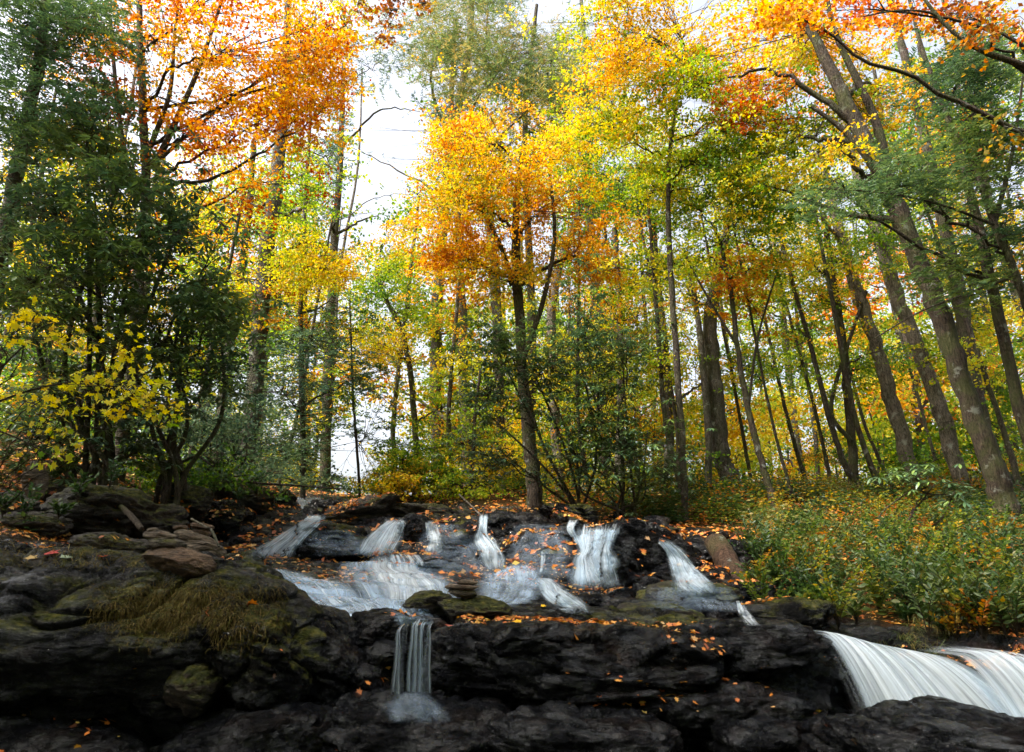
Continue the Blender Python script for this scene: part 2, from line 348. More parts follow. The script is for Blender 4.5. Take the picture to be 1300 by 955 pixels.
WATER = water_mat('silky_falling_water', .74, 9); WATER_THIN = water_mat('thin_sheet_water', .30, 9); WATER_BIG = water_mat('thick_falling_water', .58, 5)

# ------------------------------------------------------------------ ground sheet
def build_ground():
    q = np.concatenate([np.linspace(-3.2, -.95, 70)[:-1], np.linspace(-.95, .95, 560), np.linspace(.95, 3.2, 70)[1:]])
    y = np.concatenate([-np.geomspace(300, .5, 30), np.linspace(-.4, 3.2, 20), np.linspace(3.22, 4.4, 130), np.geomspace(4.41, 17, 420), np.geomspace(17.2, 900, 90)])
    Yg, Qg = np.meshgrid(y, q, indexing='ij'); Xg = Qg * np.sqrt(Yg ** 2 + 1.0)
    X = Xg.ravel(); Y = Yg.ravel(); Z = zt(X, Y)
    e = np.interp(X, EDGE[:, 0], EDGE[:, 1]); fm = sstep(-.9, -.3, Y - e) * (1 - sstep(-.05, .25, Y - e)) * (np.abs(X) < 12)
    Q3 = np.stack([X, Y, Z], 1)
    Y = Y + fm * (.30 * fbm(Q3 * np.array([1.6, 1.6, 4.5]), 4, 71) - .10 * (1 - sstep(0, .12, np.abs(vnoise(Q3 * np.array([2.2, 2, 5.]), 73)))))
    X = X + fm * .12 * fbm(Q3 * np.array([2, 2, 5]), 3, 75)
    nr, nc = Yg.shape; i = np.arange(nr * nc).reshape(nr, nc)
    F = np.stack([i[:-1, :-1].ravel(), i[:-1, 1:].ravel(), i[1:, 1:].ravel(), i[1:, :-1].ravel()], 1)
    me = mk_mesh('ground', np.stack([X, Y, Z], 1), F, GROUND, attrs={'rock': rockmask(X, Y)})
    return mk_obj('ground', me, kind='structure', label='sloping creek bed of layered black rock between leaf strewn banks', cat='ground')
build_ground()
# fast terrain lookup: bilinear table
TX = np.linspace(-16, 16, 1400); TY = np.linspace(2.5, 20, 900)
_gx, _gy = np.meshgrid(TX, TY); TZ = zt(_gx.ravel(), _gy.ravel()).reshape(_gx.shape)
def zq(x, y):
    x = np.atleast_1d(x).astype(float); y = np.atleast_1d(y).astype(float)
    fx = np.clip((x - TX[0]) / (TX[1] - TX[0]), 0, len(TX) - 1.001); fy = np.clip((y - TY[0]) / (TY[1] - TY[0]), 0, len(TY) - 1.001)
    i = fx.astype(int); j = fy.astype(int); u = fx - i; v = fy - j
    return TZ[j, i] * (1-u) * (1-v) + TZ[j, i+1] * u * (1-v) + TZ[j+1, i] * (1-u) * v + TZ[j+1, i+1] * u * v
BVHS = []
def hit(px, py, rocks=True, y0=2.6):
    d = ray(px, py); Ys = np.linspace(y0, 19.5, 4000); t = Ys / d[1]
    x = d[0] * t; z = CAMZ + d[2] * t
    below = np.nonzero(zq(x, Ys) > z)[0]
    k = below[0] if len(below) else len(Ys) - 1
    best = np.array([x[k], Ys[k], z[k]])
    if not len(below): best[2] = zq(best[0], best[1])[0]
    if rocks:
        dn = Vector(d).normalized()
        for b in BVHS:
            h = b.ray_cast(Vector((0, 0, CAMZ)), dn)
            if h[0] is not None and h[0].y < best[1]: best = np.array(h[0])
    return best
# ------------------------------------------------------------------ rocks
ICO = {}
def ico(n):
    if n not in ICO:
        bm = bmesh.new(); bmesh.ops.create_icosphere(bm, subdivisions=n, radius=1)
        bm.verts.ensure_lookup_table()
        ICO[n] = (np.array([v.co[:] for v in bm.verts]), np.array([[v.index for v in f.verts] for f in bm.faces])); bm.free()
    return ICO[n]
def rotm(rx, ry, rz):
    cx, sx, cy, sy, cz, sz = math.cos(rx), math.sin(rx), math.cos(ry), math.sin(ry), math.cos(rz), math.sin(rz)
    return np.array([[cz, -sz, 0], [sz, cz, 0], [0, 0, 1]]) @ np.array([[cy, 0, sy], [0, 1, 0], [-sy, 0, cy]]) @ np.array([[1, 0, 0], [0, cx, -sx], [0, sx, cx]])
ROCKPTS = []
def rock(loc, size, rot=(0, 0, 0), seed=0, mat='wet', sub=4, cuts=7, rough=.10, strata=.06, power=3.0, label='', cat='boulder', name='boulder', group=None, bvh=True, parent=None, leafy=True):
    rg = np.random.default_rng(seed + 100)
    D, F = ico(sub)
    r = (np.abs(D) ** power).sum(1) ** (-1 / power); P = D * r[:, None]
    for k in range(cuts):
        n = rg.normal(size=3) * np.array([1, 1, 1.1]); n /= np.linalg.norm(n); h = rg.uniform(.62, .92)
        s = P @ n; P = P - np.maximum(s - h, 0)[:, None] * n * .92
    sz = np.array(size); P = P * sz; m = float(np.mean(sz)); nn = D
    so = rg.uniform(-50, 50, 3)
    # strata ledges: radial push depends on warped height
    q = P[:, 2] / (m * .22) + 1.6 * fbm(P / m * .9 + so, 3, seed) + .5 * P[:, 0] / m
    f = q - np.floor(q)
    P = P + nn * np.array([1, 1, .35]) * (m * strata * .7 * (sstep(0, .75, f) * (1 - sstep(.85, 1., f)) - .4))[:, None]
    P = P + nn * (m * rough * fbm(P / m * np.array([1.7, 1.7, 3.4]) + so, 5, seed + 3))[:, None] * np.array([1, 1, .8])
    q = P[:, 2] / (m * .085) + 2.2 * fbm(P / m * 1.3 + so, 4, seed + 9) + .8 * P[:, 0] / m; f = q - np.floor(q); hb = _h(np.floor(q), 0 * q, 0 * q, seed)
    P = P + nn * np.array([1, 1, .1]) * (m * strata * .9 * (hb - .5) * sstep(0, .25, f) * np.clip(1 - 1.3 * D[:, 2] ** 2, 0, 1))[:, None]
    for fr, am, wd in ((1.5, .10, .10), (3.3, .055, .12), (7.5, .022, .16)):
        c = np.abs(vnoise(P / m * np.array([fr, fr, fr * 1.9]) + .35 * fbm(P / m * 2 + so, 2, seed)[:, None] + so * 1.3, seed + int(fr * 7)))
        P = P - nn * (m * am * (1 - sstep(0, wd, c)) * min(1.5, rough * 9))[:, None]
        P = P + nn * (m * am * .5 * sstep(.1, .5, c))[:, None]
    P = P + nn * (m * rough * .30 * fbm(P / m * np.array([9, 9, 18]) + so, 3, seed + 5))[:, None]
    P = P @ rotm(*rot).T
    me = mk_mesh(name, P, F, ROCK[mat], smooth=not mat.startswith('wet'))
    o = mk_obj(name, me, parent, label, cat, group, None, tuple(loc))
    W = P + np.array(loc)
    if bvh: BVHS.append(BVHTree.FromPolygons([tuple(v) for v in W], [tuple(f) for f in F]))
    if leafy: ROCKPTS.append((W, F))
    return o
def rock_px(px, py, Y, wpx, hpx, depth=None, tilt=0., **kw):
    """a rock whose picture size is wpx x hpx at distance Y, centred at px,py"""
    c = at(px, py, Y); s = Y / ray(px, py)[1] / FPX
    w = wpx * s / 2; h = hpx * s / 2
    return rock(c, (w, depth if depth else w * .8, h), (kw.pop('rx', 0.), R(tilt), kw.pop('rz', 0.)), **kw)

# the big outcrop on the left and the dark ledge rocks of the front
rock_px(120, 812, 3.75, 590, 205, depth=.62, tilt=3, sub=7, seed=3, mat='outcrop', cuts=5, power=2.6, rough=.10, strata=.035, label='huge grey outcrop at the lower left, mossy on top and carrying the larger stone stack')
rock_px(330, 828, 3.55, 150, 125, depth=.35, tilt=18, sub=6, seed=8, mat='wetmoss', cuts=5, rough=.13, label='mossy brown shoulder of rock at the right end of the big left outcrop')
rock_px(245, 872, 3.35, 80, 60, depth=.2, tilt=10, sub=5, seed=14, mat='drymoss', label='small brown rock tucked under the big left outcrop')
rock_px(418, 852, 3.85, 150, 130, depth=.3, tilt=25, sub=6, seed=12, mat='wet', label='dark jagged boulder between the left outcrop and the thin twin water strands')
rock_px(476, 806, 4.1, 170, 52, depth=.32, tilt=-6, sub=6, seed=21, mat='wet', cuts=8, label='low black rock shelf above the gap left of the thin water strands')
rock_px(610, 858, 3.95, 150, 120, depth=.3, tilt=12, sub=6, seed=28, mat='wet', label='black wet rock face just right of the thin water strands')
rock_px(720, 850, 4.0, 260, 80, depth=.42, tilt=10, sub=6, seed=33, mat='wet', cuts=8, strata=.09, label='long shiny black ledge sloping down to the right at the bottom centre')
rock_px(790, 808, 4.35, 230, 66, depth=.42, tilt=5, sub=6, seed=37, mat='wetmoss', cuts=8, label='rounded black ledge rock below the two mossy boulders')
rock_px(915, 835, 4.25, 230, 92, depth=.5, tilt=-3, sub=6, seed=45, mat='wet', cuts=8, strata=.08, label='broad flat-topped black ledge left of the wide waterfall')
rock_px(840, 900, 3.9, 380, 80, depth=.4, tilt=2, sub=6, seed=49, mat='wet', cuts=8, strata=.09, label='lowest black ledge running along the bottom edge of the picture')
rock_px(1000, 780, 4.9, 130, 34, depth=.4, tilt=-3, sub=5, seed=51, mat='wetmoss', label='flat wet rock above the lip of the wide waterfall')
for px, py, Y, w, h, t, lb in ((525, 935, 3.5, 250, 90, 3, 'low black rock on which the thin strands of water splash'), (300, 950, 3.3, 230, 90, -4, 'low dark rock at the bottom edge below the mossy shoulder'),
      (740, 945, 3.45, 260, 80, 4, 'low black ledge at the bottom edge under the shiny sloping ledge'), (60, 955, 3.2, 260, 80, 2, 'dark rock at the bottom left corner in the shade of the outcrop'), (1180, 962, 3.0, 360, 120, 5, 'black rock at the bottom right corner in front of the foot of the wide fall'), (975, 950, 3.6, 170, 90, -5, 'black rock at the bottom edge beside the foot of the wide fall')):
    rock_px(px, py, Y, w, h, depth=.38, tilt=t, sub=6, seed=px, mat='wet', cuts=8, strata=.10, label=lb)
for i in range(26):
    px = random.uniform(385, 1030); py = random.uniform(800, 925); Y = 3.72 + (870 - py) * .0016 + random.uniform(-.05, .1)
    if 420 < px < 640 or px > 925: continue
    rock_px(px, py, Y, random.uniform(90, 200), random.uniform(16, 34), depth=.22, tilt=random.uniform(-4, 12), rz=random.uniform(-.3, .3), sub=5, seed=700 + i, mat='wet', cuts=10, power=4.5, rough=.05, strata=.05, name='ledge_slab', cat='rock', group='thin black slabs jutting from the front ledge', label='thin black slab jutting out of the front ledge above the dark gap')
# slab / midstream rocks
rock_px(762, 772, 5.2, 0.1 + 110, 34, depth=.25, tilt=2, sub=5, seed=52, mat='wet', label='low wet rock in the middle of the stream')
rock_px(870, 765, 5.4, 130, 46, depth=.4, tilt=-3, sub=6, seed=55, mat='moss', cuts=4, power=2.3, label='green mossy boulder in front of the right-hand cascade')
rock_px(835, 786, 4.9, 120, 34, depth=.3, tilt=4, sub=5, seed=58, mat='moss', cuts=4, power=2.3, label='low mossy mound below and left of the green mossy boulder')
rock_px(918, 778, 5.0, 54, 30, depth=.2, tilt=10, sub=5, seed=61, mat='wet', label='small rounded black stone right of the mossy boulder')
rock_px(890, 795, 4.7, 60, 18, depth=.14, tilt=0, sub=5, seed=62, mat='moss', power=2.2, label='little bright green moss cushion on the front ledge')
rock_px(543, 772, 4.8, 62, 38, depth=.16, tilt=-6, sub=5, seed=64, mat='moss', cuts=4, power=2.3, label='small mossy dome left of the small stone stack')
rock_px(600, 779, 4.75, 100, 38, depth=.26, tilt=2, sub=5, seed=66, mat='moss', cuts=4, power=2.4, label='mossy rock that carries the small stone stack in midstream')
rock_px(690, 700, 8.6, 70, 60, depth=.4, tilt=12, sub=5, seed=70, mat='wet', label='black block right of the narrow central fall')
# cascade wall rocks
k0 = [(820,715,7.6,120,86,22,'wet','dark wedge-shaped boulder right of the main fall'),
      (800,765,6.3,70,36,-6,'wet','black rock at the foot of the main fall'),
      (780,720,6.9,30,60,0,'wet','upright black rock beside the main fall'),
      (720,690,8.6,60,50,15,'wet','angular black rock left of the main fall'),
      (655,672,9.6,90,36,8,'wet','flat black rock above the narrow central fall'),
      (590,690,9.2,56,52,-14,'wet','pointed black rock left of the narrow central fall'),
      (560,700,8.9,40,40,10,'wet','small black block beside the thin second fall'),
      (527,682,9.3,36,52,0,'wet','upright black rock between the second and third falls'),
      (425,690,9.2,90,52,4,'wetmoss','leaf-strewn black rock between the first and second falls'),
      (440,705,8.8,70,30,6,'wet','low wet rock right of the first fall'),
      (385,700,8.9,50,36,-8,'wet','dark rock at the foot of the first fall'),
      (300,690,9.6,70,40,4,'wet','dark leafy rock left of the first fall'),
      (470,652,11.5,120,40,-3,'drymoss','long brown mossy boulder at the creek head'),
      (420,650,12.6,50,26,5,'wet','rounded dark rock beside the creek head'),
      (340,640,13,60,34,2,'wetmoss','dark rock left of the creek head'),
      (540,655,11.5,90,26,6,'drymoss','flat brown rock at the top centre of the cascade'),
      (620,720,8.2,54,34,8,'wet','small shelf rock under the narrow central fall'),
      (655,706,8.6,60,44,-10,'wet','black rock right under the narrow central fall'),
      (560,722,8.0,50,20,4,'wet','low orange stained rock on the slab'),
      (880,712,8.2,60,46,20,'wet','black rock between the two right-hand falls'),
      (790,688,8.7,60,30,0,'wetmoss','dark rock on top of the main fall'),
      (930,712,8.0,70,44,-5,'wet','dark stepped rock right of the far right fall'),
      (855,735,7.0,50,36,6,'wet','leafy ledge rock between the lower right falls'),
      (950,760,6.2,70,36,0,'wet','dark rock below the end of the log'),
      (720,658,10.6,80,30,3,'wetmoss','low rock under the dark bank at the cascade top'),
      (900,752,6.3,60,20,0,'drymoss','pale flat stone at the foot of the right falls')]
for i, (px, py, Y, w, h, t, mt, lb) in enumerate(k0):
    rock_px(px, py, Y, w * 1.12, h * 1.1, depth=w / FPX * Y * .42, tilt=t, rz=random.uniform(-.3, .3), sub=5, seed=200 + i * 7, mat=mt, cuts=8, rough=.13, strata=.10, label=lb)
# left bank boulders
k1 = [(128,655,6.6,120,62,6,'moss','big dark mossy boulder on the left bank'),
      (192,665,7.4,70,44,-4,'drymoss','grey boulder beside the big mossy one on the left bank'),
      (40,672,6.0,80,36,4,'drymoss','low boulder at the left edge of the bank'),
      (235,640,9.0,60,40,8,'moss','round mossy boulder under the bank shrubs'),
      (255,615,11,90,30,0,'moss','mossy boulder at the top of the left bank'),
      (310,632,11.8,80,34,4,'moss','green moss-covered rock above the first fall'),
      (42,612,6.8,26,44,0,'dry','upright pale tan stone on the left bank'),
      (20,640,6.2,50,26,10,'drymoss','small brown rock left of the big mossy boulder'),
      (150,695,5.4,90,26,2,'drymoss','flat dark rock beyond the outcrop'),
      (280,655,9.5,50,34,0,'wetmoss','dark boulder beside the cascade on the left bank'),
      (75,625,7.6,60,26,-6,'moss','mossy rock half buried in the left bank')]
for i, (px, py, Y, w, h, t, mt, lb) in enumerate(k1):
    rock_px(px, py, Y, w * 1.1, h * 1.15, depth=w / FPX * Y * .45, tilt=t, rz=random.uniform(-.3, .3), sub=5, seed=400 + i * 5, mat=mt, cuts=7, rough=.13, strata=.07, label=lb)
# loose cobbles over the cascade
n = 0; tries = 0
GROUPC = 'loose dark stones in the creek bed'
falls_px = [(350,690,40),(490,690,35),(551,690,18),(614,690,22),(757,720,45),(712,762,35),(870,720,32),(525,745,70)]
while n < 90 and tries < 2000:
    tries += 1
    px = random.uniform(290, 960); py = random.uniform(652, 760)
    if any(abs(px - a) < c and abs(py - b) < 45 for a, b, c in falls_px): continue
    if 330 < px < 700 and py > 712: continue
    h = hit(px, py, False)
    if h[1] > 14 or rockmask(h[:1], h[1:2])[0] < .5: continue
    s = random.uniform(.06, .26)
    rock(h + np.array([0, 0, s * .12]), (s, s * random.uniform(.6, 1), s * random.uniform(.3, .6)), (random.uniform(-.3, .3), random.uniform(-.3, .3), random.uniform(0, 6)), seed=900 + n, mat=random.choice(['wet', 'wet', 'wetmoss']), sub=3, cuts=7, rough=.12, strata=.08,
         name='stone', cat='stone', group=GROUPC, label='dark angular stone lying loose among the cascade ledges')
    n += 1
# cairns: each stone is a thing
def stone(px, py, Y, w, h, t, mt, lb, seed):
    rock_px(px, py, Y, w * 1.14, h * 1.12, depth=w / FPX * Y * .34, tilt=t, sub=5, seed=seed, mat=mt, cuts=5, power=2.3, rough=.045, strata=.02, name='flat_stone', cat='stone', label=lb, group='stones stacked into cairns', leafy=False)
for i, a in enumerate([(229,712,3.55,80,30,14,'dryred','large wedge-shaped red-brown stone at the foot of the larger stack'),
      (212,692,3.6,42,16,9,'drygrey','greenish grey stone resting on the wedge-shaped base stone'),
      (203,680,3.6,36,11,4,'dry','flat rounded stone near the top of the left column of the larger stack'),
      (194,672.5,3.6,12,5,0,'dry','pebble on top of the left column of the larger stack'),
      (249,704,3.9,32,15,-6,'dryred','short brown stone under the long slab behind the wedge-shaped stone'),
      (257,697,3.9,50,16,10,'dry','long flat brown slab jutting right in the larger stack'),
      (249,684,3.95,48,13,16,'dry','tilted flat stone on the long brown slab'),
      (255,677,4.1,22,10,8,'dryred','rounded stone behind the tilted flat stone'),
      (234,675.5,3.95,20,5,3,'dry','thin tan stone at the left end of the tilted stone'),
      (229,670,3.95,15,6,0,'dryred','topmost small stone of the right column with a red leaf on it'),
      (257,668,4.1,26,7,6,'dryred','small dark red stone at the back of the larger stack'),
      (588,753,4.62,34,10,2,'drygrey','dark bottom stone of the small midstream stack'),
      (587,745.5,4.62,38,7,1,'dry','wide tan middle stone of the small midstream stack'),
      (592,739.5,4.62,22,6,4,'dry','small tan top stone of the small midstream stack')]):
    stone(*a, 600 + i * 3)

# ------------------------------------------------------------------ tubes
def catmull(P, n):
    P = np.asarray(P, float)
    if len(P) == 2: return P[0] + (P[1] - P[0]) * np.linspace(0, 1, n)[:, None]
    Q = np.vstack([2 * P[0] - P[1], P, 2 * P[-1] - P[-2]]); out = []
    ts = np.linspace(0, len(P) - 1 - 1e-6, n)
    for t in ts:
        i = int(t); f = t - i; a, b, c, d = Q[i:i+4]
        out.append(.5 * (2 * b + (c - a) * f + (2*a - 5*b + 4*c - d) * f**2 + (3*b - a - 3*c + d) * f**3))
    return np.array(out)
def tube(P, rad, sides=8, lump=0., seed=0, cap=True):
    P = np.asarray(P, float); n = len(P); rad = np.broadcast_to(rad, (n,)).astype(float)
    T = np.gradient(P, axis=0); T /= np.linalg.norm(T, axis=1)[:, None] + 1e-9
    ref = np.array([1., 0, 0]) if abs(T[0, 0]) < .8 else np.array([0, 1., 0])
    A = np.cross(T, ref); A /= np.linalg.norm(A, axis=1)[:, None] + 1e-9; B = np.cross(T, A)
    th = np.linspace(0, 2 * math.pi, sides, endpoint=False)
    ring = A[:, None] * np.cos(th)[None, :, None] + B[:, None] * np.sin(th)[None, :, None]
    r = np.repeat(rad[:, None], sides, 1)
    if lump:
        V0 = (P[:, None] + ring * rad[:, None, None]).reshape(-1, 3); m = rad.max()
        r = r * (1 + lump * fbm(V0 / m * np.array([1.3, 1.3, .5]), 3, seed).reshape(n, sides) * 2)
    V = (P[:, None] + ring * r[:, :, None]).reshape(-1, 3)
    i = np.arange(n * sides).reshape(n, sides); j = np.roll(i, -1, 1)
    F = np.stack([i[:-1].ravel(), j[:-1].ravel(), j[1:].ravel(), i[1:].ravel()], 1)
    return V, F
def join(parts):
    Vs, Fs, o = [], [], 0
    for V, F in parts:
        Vs.append(V); Fs.append(F + o); o += len(V)
    return np.vstack(Vs), np.vstack(Fs)

# ------------------------------------------------------------------ leaves
def tpl(kind):
    if kind == 'rhomb':
        V = [(0,-.5,0),(.5,-.05,.12),(0,.5,0),(-.5,-.05,.12)]; F = [(0,1,2),(0,2,3)]
    elif kind == 'maple':
        o = [(0,-.5),(.20,-.30),(.50,-.18),(.26,.02),(.42,.30),(.14,.20),(0,.52),(-.14,.20),(-.42,.30),(-.26,.02),(-.50,-.18),(-.20,-.30)]
        V = [(x, y, .14 * abs(x)**1.0 + (-.06 if y > .3 else 0)) for x, y in o] + [(0, 0, 0)]
        F = [(i, (i + 1) % 12, 12) for i in range(12)]
    elif kind == 'long':
        V = [(0,-.5,0),(.38,-.2,.1),(.5,.1,.1),(0,.5,-.14),(-.5,.1,.1),(-.38,-.2,.1),(0,0,.0)]
        F = [(0,1,6),(1,2,6),(2,3,6),(3,4,6),(4,5,6),(5,0,6)]
    elif kind == 'needle':
        V = [(-.5,-.5,0),(.5,-.5,0),(0,.5,0)]; F = [(0,1,2)]
    return np.array(V, float), np.array(F)
TPL = {k: tpl(k) for k in ('rhomb', 'maple', 'long', 'needle')}
def leaves(C, D, Nn, L, W, kind='rhomb', tint=None):
    """C centres, D axes, Nn normals"""
    TV, TF = TPL[kind]; n = len(C)
    D = D / (np.linalg.norm(D, axis=1)[:, None] + 1e-9); S = np.cross(D, Nn); S /= np.linalg.norm(S, axis=1)[:, None] + 1e-9; Nn = np.cross(S, D)
    L = np.broadcast_to(L, (n,)); W = np.broadcast_to(W, (n,))
    V = C[:, None] + TV[None, :, 0, None] * (S * W[:, None])[:, None] + TV[None, :, 1, None] * (D * L[:, None])[:, None] + TV[None, :, 2, None] * (Nn * W[:, None])[:, None]
    F = TF[None] + (np.arange(n) * len(TV))[:, None, None]
    t = np.repeat(tint, len(TV)) if tint is not None else None
    return V.reshape(-1, 3), F.reshape(-1, 3), t
def rdir(n, rg, up=0.):
    v = rg.normal(size=(n, 3)); v[:, 2] += up; return v / np.linalg.norm(v, axis=1)[:, None]
LKIND = {  # leaf length, width, template, normal up-bias
 'maple': (.062, .056, 'rhomb', .9), 'leaf': (.075, .05, 'rhomb', .7), 'far': (.15, .11, 'rhomb', .5), 'bigmaple': (.058, .06, 'maple', .4),
 'rhodo': (.13, .036, 'long', .6), 'needle': (.13, .016, 'needle', .2), 'hemlock': (.085, .018, 'needle', 1.2), 'small': (.05, .035, 'rhomb', .5),
}
def spray(c, m, lk, rg, rad, flat, scale=1., axis=None):
    """m leaves around cluster centre c; returns C, D, N, L, W"""
    L, W, tk, up = LKIND[lk]; L *= scale; W *= scale
    if lk == 'rhodo':
        k = max(1, m // 8); cc = c + rg.normal(size=(k, 3)) * np.array([rad, rad, rad * flat]) * .55
        cc = np.repeat(cc, 8, 0); n = len(cc); a = np.tile(np.arange(8) * math.pi / 4, k) + rg.uniform(0, .5, n)
        D = np.stack([np.cos(a), np.sin(a), rg.normal(-.35, .3, n)], 1); C = cc + D / np.linalg.norm(D, axis=1)[:, None] * L * .55
        Nn = rdir(n, rg) * .25 + np.array([0, 0, 1.])
        return C, D, Nn, L * rg.uniform(.7, 1.15, n), W * rg.uniform(.8, 1.2, n)
    if lk in ('needle', 'hemlock'):
        # needles set on fine arching twiglets fanned out from the cluster centre
        k = max(2, m // 16); per = 16
        a = rg.uniform(0, 2 * math.pi, k); td = np.stack([np.cos(a), np.sin(a), rg.normal(-.12 if lk == 'hemlock' else .12, .25, k)], 1)
        tb = c + rg.normal(size=(k, 3)) * np.array([rad, rad, rad * flat]) * .45
        s = np.tile(np.linspace(0, 1, per), k); kk = np.repeat(np.arange(k), per); n = len(s)
        base = tb[kk] + td[kk] * (s * rad * .75)[:, None] + np.array([0, 0, -1.]) * (s ** 2 * rad * .18)[:, None]
        side = np.cross(td[kk], np.array([0, 0, 1.])); sg = np.where(np.arange(n) % 2, 1, -1)[:, None]
        D = td[kk] * .8 + side * sg * (1 if lk == 'hemlock' else .7) + rg.normal(size=(n, 3)) * (.12 if lk == 'hemlock' else .45)
        D /= np.linalg.norm(D, axis=1)[:, None]
        return base + D * L * .5, D, rdir(n, rg, up), L * rg.uniform(.7, 1.2, n), W * rg.uniform(.8, 1.3, n) * 1.6
    if lk in ('maple', 'far'): m = int(m * (1.45 if lk == 'maple' else 1.1))
    a = rg.uniform(0, 2 * math.pi) if axis is None else axis; el = rg.normal(.05, .28); ax = np.array([math.cos(a) * math.cos(el), math.sin(a) * math.cos(el), math.sin(el)]); sd_ = np.cross(ax, [0, 0, 1.]); sd_ /= np.linalg.norm(sd_); up_ = np.cross(sd_, ax)
    k = 5; tw_ = rg.uniform(-.9, .9, k); kk = rg.integers(0, k, m); t_ = rg.uniform(-.2, 1, m) * rad * 2.1
    P = ax * (t_ * np.cos(tw_[kk]))[:, None] + sd_ * (t_ * np.sin(tw_[kk]) + rg.normal(size=m) * rad * .13)[:, None] + up_ * (rg.normal(size=m) * rad * flat * .3 - .1 * t_ ** 2)[:, None] - ax * rad * .6
    D = P * np.array([1, 1, .3]) / rad + rg.normal(size=(m, 3)) * .6 + np.array([0, 0, -.3])
    return c + P, D, rdir(m, rg, up), L * rg.uniform(.6, 1.2, m), W * rg.uniform(.6, 1.2, m)

SKYGAPS = [(500,180,52,96),(462,265,36,48),(430,300,20,24),(690,6,40,26),(440,580,34,36),(470,90,20,26),(880,130,26,12),(880,480,10,20)]
def in_gap(P, grow=1.0):
    x, y = proj(P); m = np.zeros(len(P), bool); wob = np.clip(.85 + 1.6 * fbm(P * .7, 3, 88), .1, 1.8)
    for a, b, rx, ry in SKYGAPS:
        m |= ((x - a) / rx) ** 2 + ((y - b) / ry) ** 2 < grow * wob
    return m

def trunk_world(pts, Y, ylean=0.):
    P = []; R_ = []
    y0 = pts[0][1]
    for px, py, w in pts:
        yy = Y + ylean * (y0 - py) / 600.
        p = at(px, py, yy); s = np.linalg.norm(p - np.array([0, 0, CAMZ])) / FPX * math.cos(math.atan(math.hypot(px - 650, py - 477) / FPX))
        P.append(p); R_.append(w * s / 2 * (.76 if px > 860 else .9))
    P = np.array(P); R_ = np.array(R_)
    g = zq(P[0, 0], P[0, 1])[0]
    if pts[0][1] > 560 and Y < 19:
        b = P[0].copy(); b[2] = min(g, P[0, 2]) - .25
        P = np.vstack([b, P]); R_ = np.concatenate([[R_[0] * 1.35], R_])
        P[1, 2] = max(P[1, 2], g + .15)
    elif Y >= 19 and pts[0][1] > 560:
        b = P[0].copy(); b[2] = 2.6; P = np.vstack([b, P]); R_ = np.concatenate([[R_[0] * 1.2], R_])
    return P, R_

